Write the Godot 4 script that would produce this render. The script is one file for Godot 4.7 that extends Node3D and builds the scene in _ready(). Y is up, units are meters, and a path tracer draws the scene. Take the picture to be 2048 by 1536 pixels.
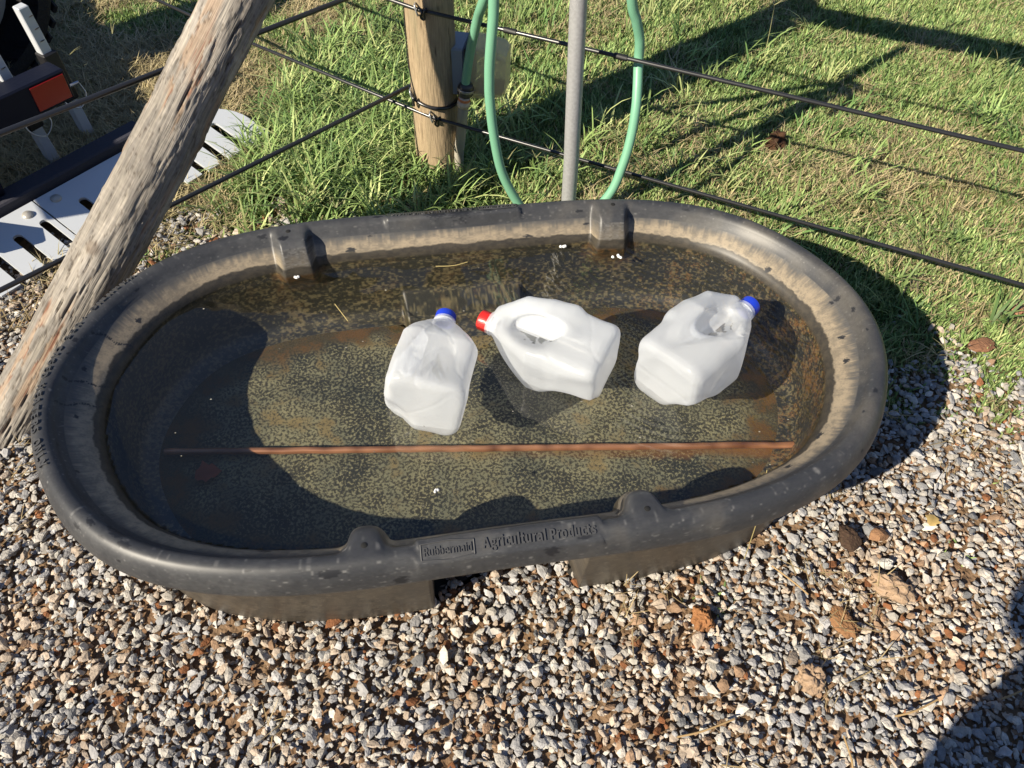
extends Node3D

# ---------------------------------------------------------------- mesh builder
class MB:
	var V := PackedVector3Array()
	var N := PackedVector3Array()
	var U := PackedVector2Array()
	var C := PackedColorArray()
	var I := PackedInt32Array()

	func vert(p: Vector3, c := Color.WHITE, uv := Vector2.ZERO) -> int:
		V.append(p); C.append(c); U.append(uv)
		return V.size() - 1

	func quad(a: int, b: int, c: int, d: int) -> void:
		I.append_array([a, b, c, a, c, d])

	func tri(a: int, b: int, c: int) -> void:
		I.append_array([a, b, c])

	# flat polygon (convex), turned so that it faces away from the point «from»
	func face(pts: Array, from: Vector3, c := Color.WHITE) -> void:
		var n: Vector3 = (pts[2] - pts[0]).cross(pts[1] - pts[0])
		var mid: Vector3 = (pts[0] + pts[1] + pts[2]) / 3.0
		var k := V.size()
		for p in pts:
			vert(p, c, Vector2(p.x, p.z))
		for i in range(1, pts.size() - 1):
			if n.dot(mid - from) >= 0.0:
				I.append_array([k, k + i, k + i + 1])
			else:
				I.append_array([k, k + i + 1, k + i])

	func smooth() -> void:
		N.resize(V.size())
		N.fill(Vector3.ZERO)
		for i in range(0, I.size(), 3):
			var a := I[i]
			var b := I[i + 1]
			var c := I[i + 2]
			var n := (V[c] - V[a]).cross(V[b] - V[a])
			N[a] += n; N[b] += n; N[c] += n
		for i in N.size():
			N[i] = N[i].normalized()

	func mesh() -> ArrayMesh:
		if N.size() != V.size():
			smooth()
		var a := []
		a.resize(Mesh.ARRAY_MAX)
		a[Mesh.ARRAY_VERTEX] = V
		a[Mesh.ARRAY_NORMAL] = N
		a[Mesh.ARRAY_TEX_UV] = U
		a[Mesh.ARRAY_COLOR] = C
		a[Mesh.ARRAY_INDEX] = I
		var m := ArrayMesh.new()
		m.add_surface_from_arrays(Mesh.PRIMITIVE_TRIANGLES, a)
		return m

	# chamfered box
	func box(t: Transform3D, s: Vector3, b: float, c := Color.WHITE) -> void:
		var h := s / 2.0
		var o := t.origin
		var P := func(x: int, y: int, z: int, k: int) -> Vector3:
			var q := Vector3(x * (h.x - b), y * (h.y - b), z * (h.z - b))
			if k == 0: q.x = x * h.x
			if k == 1: q.y = y * h.y
			if k == 2: q.z = z * h.z
			return t * q
		for k in 3:
			for sg in [-1, 1]:
				var pts := []
				for uv in [[-1, -1], [1, -1], [1, 1], [-1, 1]]:
					var e := [0, 0, 0]
					e[k] = sg; e[(k + 1) % 3] = uv[0]; e[(k + 2) % 3] = uv[1]
					pts.append(P.call(e[0], e[1], e[2], k))
				face(pts, o, c)
		if b <= 0.0:
			return
		for k in 3:
			for s1 in [-1, 1]:
				for s2 in [-1, 1]:
					var k1 := (k + 1) % 3
					var k2 := (k + 2) % 3
					var e0 := [0, 0, 0]
					e0[k] = -1; e0[k1] = s1; e0[k2] = s2
					var e1 := e0.duplicate()
					e1[k] = 1
					face([P.call(e0[0], e0[1], e0[2], k1), P.call(e1[0], e1[1], e1[2], k1), P.call(e1[0], e1[1], e1[2], k2), P.call(e0[0], e0[1], e0[2], k2)], o, c)
		for x in [-1, 1]:
			for y in [-1, 1]:
				for z in [-1, 1]:
					face([P.call(x, y, z, 0), P.call(x, y, z, 1), P.call(x, y, z, 2)], o, c)

	# tube along points; radius may be a float or an array
	func tube(pts: PackedVector3Array, rad, seg := 12, caps := true, c := Color.WHITE, up := Vector3.UP) -> void:
		var k0 := V.size()
		var n := pts.size()
		var right := Vector3.ZERO
		var along := 0.0
		for i in n:
			var d := (pts[mini(i + 1, n - 1)] - pts[maxi(i - 1, 0)]).normalized()
			if i == 0:
				right = d.cross(up if absf(d.dot(up)) < 0.95 else Vector3.RIGHT).normalized()
			else:
				right = (right - d * right.dot(d)).normalized()
				along += pts[i].distance_to(pts[i - 1])
			var f := d.cross(right)
			var r: float = rad if rad is float else rad[i]
			for j in seg + 1:
				var a := TAU * j / seg
				vert(pts[i] + (right * cos(a) + f * sin(a)) * r, c, Vector2(float(j) / seg, along))
		for i in n - 1:
			for j in seg:
				var a := k0 + i * (seg + 1) + j
				quad(a, a + seg + 1, a + seg + 2, a + 1)
		if caps:
			for e in [0, n - 1]:
				var q := []
				for j in seg:
					q.append(V[k0 + e * (seg + 1) + j])
				face(q, pts[1] if e == 0 else pts[n - 2], c)

	# surface of revolution about y: profile of (radius, y)
	func lathe(t: Transform3D, prof: Array, seg := 24, c := Color.WHITE) -> void:
		var k0 := V.size()
		for i in prof.size():
			for j in seg + 1:
				var a := TAU * j / seg
				vert(t * Vector3(prof[i].x * cos(a), prof[i].y, prof[i].x * sin(a)), c, Vector2(float(j) / seg, float(i)))
		for i in prof.size() - 1:
			for j in seg:
				var a := k0 + i * (seg + 1) + j
				quad(a, a + 1, a + seg + 2, a + seg + 1)

# ---------------------------------------------------------------- helpers
var names := {}

func numbered(called: String) -> String:
	names[called] = names.get(called, 0) + 1
	return called if names[called] == 1 else "%s_%03d" % [called, names[called] - 1]

func tag(o: Node, label: String, category: String, group := "", kind := "") -> Node:
	if label: o.set_meta("label", label)
	if category: o.set_meta("category", category)
	if group: o.set_meta("group", group)
	if kind: o.set_meta("kind", kind)
	return o

func thing(called: String, label: String, category: String, at := Vector3.ZERO, turn := 0.0, group := "") -> Node3D:
	var o := Node3D.new()
	o.name = numbered(called)
	add_child(o, true)
	o.position = at
	o.rotation.y = turn
	tag(o, label, category, group)
	return o

func put(called: String, m: Mesh, mat: Material, parent: Node = null) -> MeshInstance3D:
	var o := MeshInstance3D.new()
	o.name = numbered(called) if parent == null else called
	o.mesh = m
	o.material_override = mat
	if parent == null:
		add_child(o, true)
	else:
		parent.add_child(o, true)
	return o

func lin(r: float, g: float, b: float) -> Color:
	return Color(r, g, b).linear_to_srgb()

func mat(r: float, g: float, b: float, rough := 0.6, metal := 0.0, spec := 0.5) -> StandardMaterial3D:
	var m := StandardMaterial3D.new()
	m.albedo_color = lin(r, g, b)
	m.roughness = rough
	m.metallic = metal
	m.metallic_specular = spec
	return m

func vmat(rough := 0.8, spec := 0.4) -> StandardMaterial3D:
	var m := StandardMaterial3D.new()
	m.vertex_color_use_as_albedo = true
	m.roughness = rough
	m.metallic_specular = spec
	return m

func noise(freq: float, sd := 1, oct := 3, type := FastNoiseLite.TYPE_SIMPLEX_SMOOTH) -> FastNoiseLite:
	var n := FastNoiseLite.new()
	n.noise_type = type
	n.frequency = freq
	n.seed = sd
	n.fractal_octaves = oct
	n.fractal_type = FastNoiseLite.FRACTAL_FBM if oct > 1 else FastNoiseLite.FRACTAL_NONE
	return n

func noise_tex(freq: float, sd: int, size := 512, low := 0.0, high := 1.0) -> NoiseTexture2D:
	var t := NoiseTexture2D.new()
	t.width = size
	t.height = size
	t.seamless = true
	t.noise = noise(freq, sd, 5)
	var g := Gradient.new()
	g.set_color(0, Color(low, low, low))
	g.set_color(1, Color(high, high, high))
	t.color_ramp = g
	return t

func grain(m: StandardMaterial3D, freq: float, sd: int, cm: float, scale: float) -> StandardMaterial3D:
	m.heightmap_enabled = true
	m.heightmap_texture = noise_tex(freq, sd)
	m.heightmap_scale = cm
	m.uv1_triplanar = true
	m.uv1_scale = Vector3.ONE * scale
	return m

func catmull(p: Array, per: int) -> PackedVector3Array:
	var out := PackedVector3Array()
	for i in p.size() - 1:
		var a: Vector3 = p[maxi(i - 1, 0)]
		var b: Vector3 = p[i]
		var c: Vector3 = p[i + 1]
		var d: Vector3 = p[mini(i + 2, p.size() - 1)]
		for k in per:
			out.append(b.cubic_interpolate(c, a, d, float(k) / per))
	out.append(p[-1])
	return out

func line(a: Vector3, b: Vector3, n: int, sag := 0.0) -> PackedVector3Array:
	var out := PackedVector3Array()
	for i in n + 1:
		var t := float(i) / n
		out.append(a.lerp(b, t) - Vector3(0, sag * 4.0 * t * (1.0 - t), 0))
	return out

func sstep(a: float, b: float, x: float) -> float:
	var t := clampf((x - a) / (b - a), 0.0, 1.0)
	return t * t * (3.0 - 2.0 * t)

func smin(a: float, b: float, k: float) -> float:
	var h := maxf(k - absf(a - b), 0.0) / k
	return minf(a, b) - h * h * k * 0.25

# surface nets of a distance field in the box lo..hi
func nets(mb: MB, f: Callable, lo: Vector3, hi: Vector3, cell: float) -> void:
	var n := Vector3i(((hi - lo) / cell).ceil()) + Vector3i.ONE
	var g := PackedFloat32Array()
	g.resize(n.x * n.y * n.z)
	var k := 0
	for z in n.z:
		for y in n.y:
			for x in n.x:
				g[k] = f.call(lo + Vector3(x, y, z) * cell)
				k += 1
	var sy := n.x
	var sz := n.x * n.y
	var id := PackedInt32Array()
	id.resize(g.size())
	id.fill(-1)
	var corner := [0, 1, sy, sy + 1, sz, sz + 1, sz + sy, sz + sy + 1]
	var edges := [[0, 1], [2, 3], [4, 5], [6, 7], [0, 2], [1, 3], [4, 6], [5, 7], [0, 4], [1, 5], [2, 6], [3, 7]]
	for z in n.z - 1:
		for y in n.y - 1:
			for x in n.x - 1:
				var at := x + y * sy + z * sz
				if absf(g[at]) > cell * 3.0:
					continue
				var inside := 0
				for c in 8:
					if g[at + corner[c]] < 0.0:
						inside += 1
				if inside == 0 or inside == 8:
					continue
				var s := Vector3.ZERO
				var m := 0
				for e in edges:
					var a: float = g[at + corner[e[0]]]
					var b: float = g[at + corner[e[1]]]
					if (a < 0.0) != (b < 0.0):
						var t := a / (a - b)
						var pa := Vector3(e[0] & 1, (e[0] >> 1) & 1, e[0] >> 2)
						var pb := Vector3(e[1] & 1, (e[1] >> 1) & 1, e[1] >> 2)
						s += pa.lerp(pb, t)
						m += 1
				id[at] = mb.vert(lo + (Vector3(x, y, z) + s / m) * cell)
	for z in range(1, n.z - 1):
		for y in range(1, n.y - 1):
			for x in range(1, n.x - 1):
				var at := x + y * sy + z * sz
				if absf(g[at]) > cell * 3.0:
					continue
				var i0 := g[at] < 0.0
				for ax in 3:
					var st: int = [1, sy, sz][ax]
					if i0 == (g[at + st] < 0.0):
						continue
					var u: int = [sy, sz, 1][ax]
					var v: int = [sz, 1, sy][ax]
					var q := [id[at - u - v], id[at - v], id[at], id[at - u]]
					if q.has(-1):
						continue
					if i0:
						mb.quad(q[0], q[3], q[2], q[1])
					else:
						mb.quad(q[0], q[1], q[2], q[3])

# ---------------------------------------------------------------- the ground
var n_bump := noise(1.7, 11, 3)
var n_edge := noise(5.0, 12, 3)
var n_dry := noise(2.3, 13, 3)
var n_soil := noise(9.0, 14, 4)

func ground_y(x: float, z: float) -> float:
	var f := 1.0 - sstep(4.0, 8.0, Vector2(x, z).length())
	return (n_bump.get_noise_2d(x, z) * 0.014 + n_edge.get_noise_2d(x, z) * 0.005) * f

func edge_z(x: float) -> float:
	var xs := [-6.0, -1.3, -0.95, -0.78, -0.6, 0.0, 0.45, 0.8, 1.1, 1.6, 6.0]
	var zs := [-1.0, -1.2, -1.33, -1.47, -1.5, -1.42, -1.22, -1.08, -1.03, -0.95, -0.6]
	for i in xs.size() - 1:
		if x < xs[i + 1]:
			return lerpf(zs[i], zs[i + 1], clampf((x - xs[i]) / (xs[i + 1] - xs[i]), 0.0, 1.0))
	return -0.6

func grassy(x: float, z: float) -> float:
	return sstep(-0.11, 0.12, edge_z(x) - z + n_edge.get_noise_2d(x * 1.3, z * 1.3) * 0.22)

func dryness(x: float, z: float) -> float:
	var d := sstep(-0.15, 0.55, n_dry.get_noise_2d(x, z) + n_edge.get_noise_2d(x + 7.0, z) * 0.5) * 0.5
	d = maxf(d, sstep(-0.62, -0.95, x) * sstep(-2.45, -2.15, z) )
	d = maxf(d, 0.75 * exp(-(pow((x - 0.95) / 0.45, 2.0) + pow((z + 1.75) / 0.22, 2.0))))
	d = maxf(d, 0.6 * exp(-(pow((x - 0.2) / 0.2, 2.0) + pow((z + 1.56) / 0.1, 2.0))))
	d *= 1.0 - 0.8 * exp(-(pow((x + 0.45) / 0.26, 2.0) + pow((z + 1.85) / 0.4, 2.0)))
	return clampf(d, 0.0, 1.0)

func build_ground() -> void:
	var xs := [-60.0, -30.0, -14.0, -8.0, -6.0, -5.0]
	var x := -4.4
	while x < 4.41:
		xs.append(x); x += 0.04
	xs.append_array([5.0, 6.0, 8.0, 14.0, 30.0, 60.0])
	var zs := [-80.0, -40.0, -20.0, -10.0, -7.5, -6.3]
	x = -5.6
	while x < 2.01:
		zs.append(x); x += 0.04
	zs.append_array([3.0, 5.0, 9.0, 20.0, 60.0])
	var mb := MB.new()
	for z in zs:
		for xx in xs:
			var gr := grassy(xx, z)
			var s: float = n_soil.get_noise_2d(xx, z)
			var dirt := Color(0.17, 0.095, 0.05).lerp(Color(0.24, 0.17, 0.11), s * 0.5 + 0.5)
			var turf := Color(0.05, 0.05, 0.022).lerp(Color(0.20, 0.14, 0.075), dryness(xx, z))
			mb.vert(Vector3(xx, ground_y(xx, z), z), dirt.lerp(turf, gr), Vector2(xx, z))
	var w := xs.size()
	for j in zs.size() - 1:
		for i in w - 1:
			var a := j * w + i
			mb.quad(a, a + 1, a + w + 1, a + w)
	var m := grain(vmat(0.95, 0.2), 0.03, 21, 0.6, 3.0)
	m.uv1_world_triplanar = true
	tag(put("ground", mb.mesh(), m), "reddish brown soil under the gravel and the lawn", "", "", "structure")

func stone_mesh(rng: RandomNumberGenerator, flat: float) -> ArrayMesh:
	# an icosahedron, pulled about and cut by a few planes: an angular crushed stone
	var g := (1.0 + sqrt(5.0)) / 2.0
	var v := []
	for a in [-1.0, 1.0]:
		for b in [-g, g]:
			v.append(Vector3(0, a, b)); v.append(Vector3(a, b, 0)); v.append(Vector3(b, 0, a))
	var st := Vector3(rng.randf_range(0.8, 1.45), flat * rng.randf_range(0.6, 1.0), rng.randf_range(0.55, 0.95))
	var cuts := []
	for i in 5:
		cuts.append([Vector3(rng.randfn(), rng.randfn(), rng.randfn()).normalized(), rng.randf_range(0.38, 0.8)])
	var faces := []
	for i in 12:
		for j in range(i + 1, 12):
			for k in range(j + 1, 12):
				if v[i].distance_to(v[j]) < 2.1 and v[j].distance_to(v[k]) < 2.1 and v[i].distance_to(v[k]) < 2.1:
					faces.append([i, j, k])
	var p := []
	for q in v:
		var d: Vector3 = q.normalized() * rng.randf_range(0.86, 1.12)
		for c in cuts:
			var over: float = d.dot(c[0]) - c[1]
			if over > 0.0:
				d -= c[0] * over
		p.append(d * st * 0.5)
	var mb := MB.new()
	for f in faces:
		mb.face([p[f[0]], p[f[1]], p[f[2]]], Vector3.ZERO)
	return mb.mesh()

func many(parent: Node, called: String, m: Mesh, material: Material, rows: PackedFloat32Array) -> void:
	var mm := MultiMesh.new()
	mm.transform_format = MultiMesh.TRANSFORM_3D
	mm.use_colors = true
	mm.mesh = m
	mm.instance_count = rows.size() / 16
	mm.buffer = rows
	var o := MultiMeshInstance3D.new()
	o.name = called
	o.multimesh = mm
	o.material_override = material
	o.set_meta("kind", "stuff")
	parent.add_child(o, true)

func row(rows: PackedFloat32Array, b: Basis, o: Vector3, c: Color) -> void:
	rows.append_array([b.x.x, b.y.x, b.z.x, o.x, b.x.y, b.y.y, b.z.y, o.y, b.x.z, b.y.z, b.z.z, o.z, c.r, c.g, c.b, 1.0])

func stone_color(rng: RandomNumberGenerator, x: float, z: float) -> Color:
	var warm: float = clampf(0.42 + n_dry.get_noise_2d(x * 1.6 + 20.0, z * 1.6) * 0.9 - sstep(0.3, 0.9, x) * 0.12 - sstep(-0.7, -1.0, x) * 0.1, 0.08, 0.85)
	var k := rng.randf()
	var c: Color
	if k < warm * 0.80:
		c = Color(0.58, 0.475, 0.375)
		if rng.randf() < 0.22: c = Color(0.42, 0.275, 0.175)
		if rng.randf() < 0.08: c = Color(0.30, 0.13, 0.06)
	elif k < warm * 0.80 + 0.30:
		c = Color(0.63, 0.585, 0.52)
	elif k < 0.88:
		c = Color(0.48, 0.47, 0.465)
	elif k < 0.94:
		c = Color(0.28, 0.28, 0.28)
	else:
		c = Color(0.70, 0.66, 0.58)
	var f := rng.randf_range(0.72, 1.25)
	return Color(c.r * f, c.g * f, c.b * f)

func on_tank(x: float, z: float, grow: float) -> bool:
	var q := TANK_AT.affine_inverse() * Vector3(x, 0, z)
	if absf(q.x - 0.008) < 0.108 and absf(q.z) > 0.235 - grow * 0.5:
		return false
	return pow(absf(q.x / (0.60 + grow)), 3.0) + pow(absf(q.z / (0.295 + grow)), 3.0) < 1.0

func build_gravel() -> void:
	var rng := RandomNumberGenerator.new()
	rng.seed = 5
	var root := thing("gravel", "crushed grey and tan gravel spread around the black tank", "gravel")
	root.set_meta("kind", "stuff")
	var sets := []
	var meshes := []
	for i in 12:
		sets.append(PackedFloat32Array())
		meshes.append(stone_mesh(rng, [0.55, 0.7, 0.40, 0.8, 0.6, 0.45, 0.7, 0.5, 0.35, 0.65, 0.55, 0.75][i]))
	var layers := [[0.0108, 0.001, 0.55, 1.1], [0.0128, 0.007, 0.5, 1.5], [0.045, 0.011, 1.3, 2.0]]
	for L in layers:
		var z := -1.75
		while z < 1.0:
			var x := -2.0
			while x < 2.2:
				var px: float = x + rng.randf_range(-0.6, 0.6) * L[0]
				var pz: float = z + rng.randf_range(-0.6, 0.6) * L[0]
				x += L[0]
				var far := maxf(absf(px) - 1.25, pz + 0.1)
				if far > 0.0 and rng.randf() < sstep(0.0, 0.9, far) * 0.75:
					continue
				if on_tank(px, pz, -0.02):
					continue
				var gr := grassy(px, pz)
				if rng.randf() < gr * 1.05:
					continue
				# a few bare hollows where the soil shows
				if n_soil.get_noise_2d(px * 0.9 + 3.0, pz * 0.9) > 0.40 and rng.randf() < 0.6:
					continue
				var s: float = 0.0140 * rng.randf_range(L[2], L[3])
				var b := Basis(Vector3.UP, rng.randf() * TAU) * Basis(Vector3.RIGHT, rng.randfn() * 0.36) * Basis(Vector3.BACK, rng.randfn() * 0.36)
				b = b.scaled(Vector3.ONE * s)
				var k := rng.randi() % 12
				row(sets[k], b, Vector3(px, ground_y(px, pz) + L[1] + rng.randf_range(0.0, 0.006), pz), stone_color(rng, px, pz))
			z += L[0]
	var m := vmat(0.85, 0.3)
	m.albedo_texture = noise_tex(0.02, 31, 256, 0.72, 1.0)
	grain(m, 0.03, 32, 0.12, 14.0)
	m.uv1_world_triplanar = true
	for i in 12:
		many(root, "stones", meshes[i], m, sets[i])

# blades: list of [length, width, lean, curl]
func blade(mb: MB, at: Vector3, dir: float, len: float, w: float, lean: float, curl: float, c0: Color, c1: Color, seg := 3) -> void:
	var side := Vector3(-sin(dir), 0, cos(dir)) * w * 0.5
	var out := Vector3(cos(dir), 0, sin(dir))
	var p := at
	var a := lean
	var prev := -1
	for i in seg + 1:
		var t := float(i) / seg
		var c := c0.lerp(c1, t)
		var k := 1.0 - t * t * 0.85
		if i < seg:
			var v0 := mb.vert(p - side * k, c)
			mb.vert(p + side * k, c)
			if prev >= 0:
				mb.quad(prev, prev + 1, v0 + 1, v0)
			prev = v0
		else:
			var v1 := mb.vert(p, c)
			mb.tri(prev, prev + 1, v1)
		p += (out * sin(a) + Vector3.UP * cos(a)) * len / seg
		a += curl / seg

func grass_mesh(rng: RandomNumberGenerator, kind: int) -> ArrayMesh:
	var mb := MB.new()
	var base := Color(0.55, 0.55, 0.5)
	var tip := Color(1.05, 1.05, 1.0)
	if kind == 0:      # short creeping lawn grass
		for i in 14:
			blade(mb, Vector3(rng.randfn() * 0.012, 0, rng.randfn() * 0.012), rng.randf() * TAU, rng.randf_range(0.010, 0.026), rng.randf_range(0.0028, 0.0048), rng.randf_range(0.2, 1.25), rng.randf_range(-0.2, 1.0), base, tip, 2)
	elif kind == 1:    # long blades
		for i in 9:
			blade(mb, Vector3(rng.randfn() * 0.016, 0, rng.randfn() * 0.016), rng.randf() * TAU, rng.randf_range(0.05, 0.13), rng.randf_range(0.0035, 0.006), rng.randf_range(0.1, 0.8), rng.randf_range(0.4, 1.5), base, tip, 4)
	elif kind == 2:    # dead straw lying criss-cross
		for i in 9:
			blade(mb, Vector3(rng.randfn() * 0.014, rng.randf() * 0.012, rng.randfn() * 0.014), rng.randf() * TAU, rng.randf_range(0.025, 0.07), rng.randf_range(0.0012, 0.0026), rng.randf_range(0.8, 1.65), rng.randf_range(-0.7, 0.7), Color(0.8, 0.8, 0.8), Color.WHITE, 3)
	else:              # seed stalks ending in a fork
		var d := rng.randf() * TAU
		var lean := rng.randf_range(0.1, 0.6)
		var h := rng.randf_range(0.07, 0.13)
		blade(mb, Vector3.ZERO, d, h, 0.0016, lean, 0.2, Color.WHITE, Color.WHITE, 2)
		var top := Vector3(cos(d) * sin(lean + 0.07), cos(lean + 0.07), sin(d) * sin(lean + 0.07)) * h * 0.97
		for i in 3:
			blade(mb, top, rng.randf() * TAU, 0.035, 0.0022, 0.9, 0.5, Color.WHITE, Color.WHITE, 2)
	return mb.mesh()

func _under_plates(x: float, z: float) -> bool:
	var q := Vector2(x + 1.128, z + 1.474)
	var l := q.dot(Vector2(0.559, -0.829))
	var w := q.dot(Vector2(0.829, 0.559))
	return l > -0.8 and l < 0.50 and w > -0.06 and w < 0.17

func build_grass() -> void:
	var rng := RandomNumberGenerator.new()
	rng.seed = 9
	var root := thing("lawn", "green and straw coloured lawn grass behind the black tank", "grass")
	root.set_meta("kind", "stuff")
	var kinds := [0, 0, 0, 1, 1, 2, 2, 3, 3]
	var meshes := []
	var sets := []
	for k in kinds:
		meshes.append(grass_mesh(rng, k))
		sets.append(PackedFloat32Array())
	var step := 0.0112
	var z := -5.4
	while z < -0.55:
		var st := step * (1.0 if z > -3.1 else 1.9)
		var x := -4.2
		while x < 4.2:
			var px := x + rng.randf_range(-0.6, 0.6) * st
			var pz := z + rng.randf_range(-0.6, 0.6) * st
			x += st
			var far := maxf(absf(px) - 1.4 + (pz + 1.2) * 0.35, -3.1 - pz)
			if far > 0.0 and rng.randf() < sstep(0.0, 1.2, far) * 0.8:
				continue
			var gr := grassy(px, pz)
			if rng.randf() > gr * 1.02 or on_tank(px, pz, 0.0):
				if gr < 0.02 and rng.randf() < 0.012 and n_edge.get_noise_2d(px * 0.7, pz * 0.7 + 4.0) > 0.22 and not on_tank(px, pz, 0.02):
					pass
				else:
					continue
			if pz < -1.3 and n_soil.get_noise_2d(px * 1.4, pz * 1.4) > 0.36 and rng.randf() < 0.8:
				continue
			if _under_plates(px, pz):
				continue
			var d := dryness(px, pz)
			var lush := exp(-(pow((px + 0.45) / 0.32, 2.0) + pow((pz + 1.83) / 0.42, 2.0)))
			var k := rng.randi() % 3
			var c := Color(0.31, 0.435, 0.15)
			var f := rng.randf_range(0.6, 1.3)
			var mix := rng.randf()
			if mix < 0.22:
				c = Color(0.51, 0.575, 0.25)
			elif mix > 0.78:
				c = Color(0.17, 0.295, 0.095)
			if rng.randf() < (0.08 + d * 0.55 if px > -0.6 else 0.06 + d * 0.97):
				c = Color(0.58, 0.47, 0.28).lerp(Color(0.46, 0.40, 0.20), rng.randf())
				if rng.randf() < (0.12 + d * 0.35 if px > -0.6 else 0.9):
					k = 5 + rng.randi() % 2
				f = rng.randf_range(0.6, 1.15)
			elif px > -0.72 and rng.randf() < 0.012 + lush * 0.42:
				k = 3 + rng.randi() % 2
			if rng.randf() < 0.004:
				k = 7 + rng.randi() % 2
				c = Color(0.34, 0.33, 0.16)
			var b := Basis(Vector3.UP, rng.randf() * TAU) * Basis(Vector3.RIGHT, rng.randfn() * 0.15)
			b = b.scaled(Vector3.ONE * rng.randf_range(0.75, 1.25))
			row(sets[k], b, Vector3(px, ground_y(px, pz) - 0.002 + (0.0 if k < 5 else rng.randf() * 0.012), pz), Color(c.r * f, c.g * f, c.b * f))
		z += st
	var m := vmat(0.55, 0.4)
	m.backlight_enabled = true
	m.backlight = Color(0.6, 0.6, 0.6)
	for i in kinds.size():
		many(root, ["short_blades", "long_blades", "dead_straw", "seed_stalks"][kinds[i]], meshes[i], m, sets[i])
	# loose straw on the gravel
	var straw := PackedFloat32Array()
	for i in 900:
		var px := rng.randf_range(-1.3, 1.5)
		var pz := rng.randf_range(-1.2, 0.3)
		if on_tank(px, pz, 0.03):
			continue
		var heap := exp(-(pow((px - 0.2) / 0.1, 2.0) + pow((pz + 0.54) / 0.06, 2.0))) + exp(-(pow((px - 0.52) / 0.1, 2.0) + pow((pz + 0.5) / 0.05, 2.0))) + exp(-(pow((px + 1.0) / 0.25, 2.0) + pow((pz + 1.15) / 0.12, 2.0)))
		if rng.randf() > 0.10 + heap:
			continue
		row(straw, Basis(Vector3.UP, rng.randf() * TAU).scaled(Vector3.ONE * rng.randf_range(0.5, 1.1)), Vector3(px, ground_y(px, pz) + 0.018, pz), Color(0.44, 0.34, 0.18) * rng.randf_range(0.7, 1.1))
	var ls := thing("loose_straw", "thin dry straw bits scattered on the gravel", "straw")
	ls.set_meta("kind", "stuff")
	many(ls, "straw_bits", grass_mesh(rng, 2), m, straw)

# ---------------------------------------------------------------- the tank
var TANK_AT := Transform3D(Basis(Vector3.UP, 0.1841), Vector3(-0.0581, 0.0, -0.8537))
const TN := 1200
const WATER := 0.233
const FLOOR := 0.10
var bp := PackedVector2Array()
var bn := PackedVector2Array()

func tank_curve() -> void:
	for i in TN:
		var t := TAU * i / TN
		var c := cos(t)
		var s := sin(t)
		var r := pow(pow(absf(c), 3.2) + pow(absf(s), 3.2), -1.0 / 3.2)
		r *= 1.0 + 0.016 * cos(4.0 * t) + 0.0151 * cos(6.0 * t) - 0.0012 * cos(8.0 * t) + 0.0038 * cos(3.0 * t)
		bp.append(Vector2(0.661 * r * c, 0.3672 * r * s))
	for i in TN:
		var d := bp[(i + 2) % TN] - bp[(i + TN - 2) % TN]
		bn.append(Vector2(d.y, -d.x).normalized())

var PROF := [
	[0.076, 0.004], [0.067, 0.010], [0.062, 0.06], [0.050, 0.15], [0.040, 0.205], [0.0375, 0.222], [0.037, 0.2265], [0.032, 0.234], [0.026, 0.239],
	[0.010, 0.2405], [0.003, 0.2425], [0.0006, 0.247], [0.0, 0.253], [0.001, 0.264], [0.004, 0.275], [0.009, 0.284], [0.015, 0.290], [0.021, 0.2925],
	[0.027, 0.292], [0.033, 0.289], [0.038, 0.283], [0.042, 0.275], [0.050, 0.265], [0.060, 0.2555], [0.067, 0.247], [0.070, 0.240], [0.072, 0.230], [0.074, 0.210],
	[0.0755, 0.192], [0.0785, 0.165], [0.081, 0.145], [0.0825, 0.136], [0.088, 0.120], [0.094, 0.110], [0.104, 0.1035], [0.118, 0.100]]
var LUG := [
	[0.027, 0.2935], [0.045, 0.2930], [0.060, 0.2915], [0.070, 0.287], [0.080, 0.275], [0.088, 0.260], [0.092, 0.249], [0.094, 0.241], [0.096, 0.231],
	[0.088, 0.212], [0.0765, 0.192], [0.0785, 0.165], [0.081, 0.145], [0.0825, 0.136], [0.088, 0.120], [0.094, 0.110], [0.104, 0.1035], [0.118, 0.100]]
const LUG0 := 18

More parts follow.
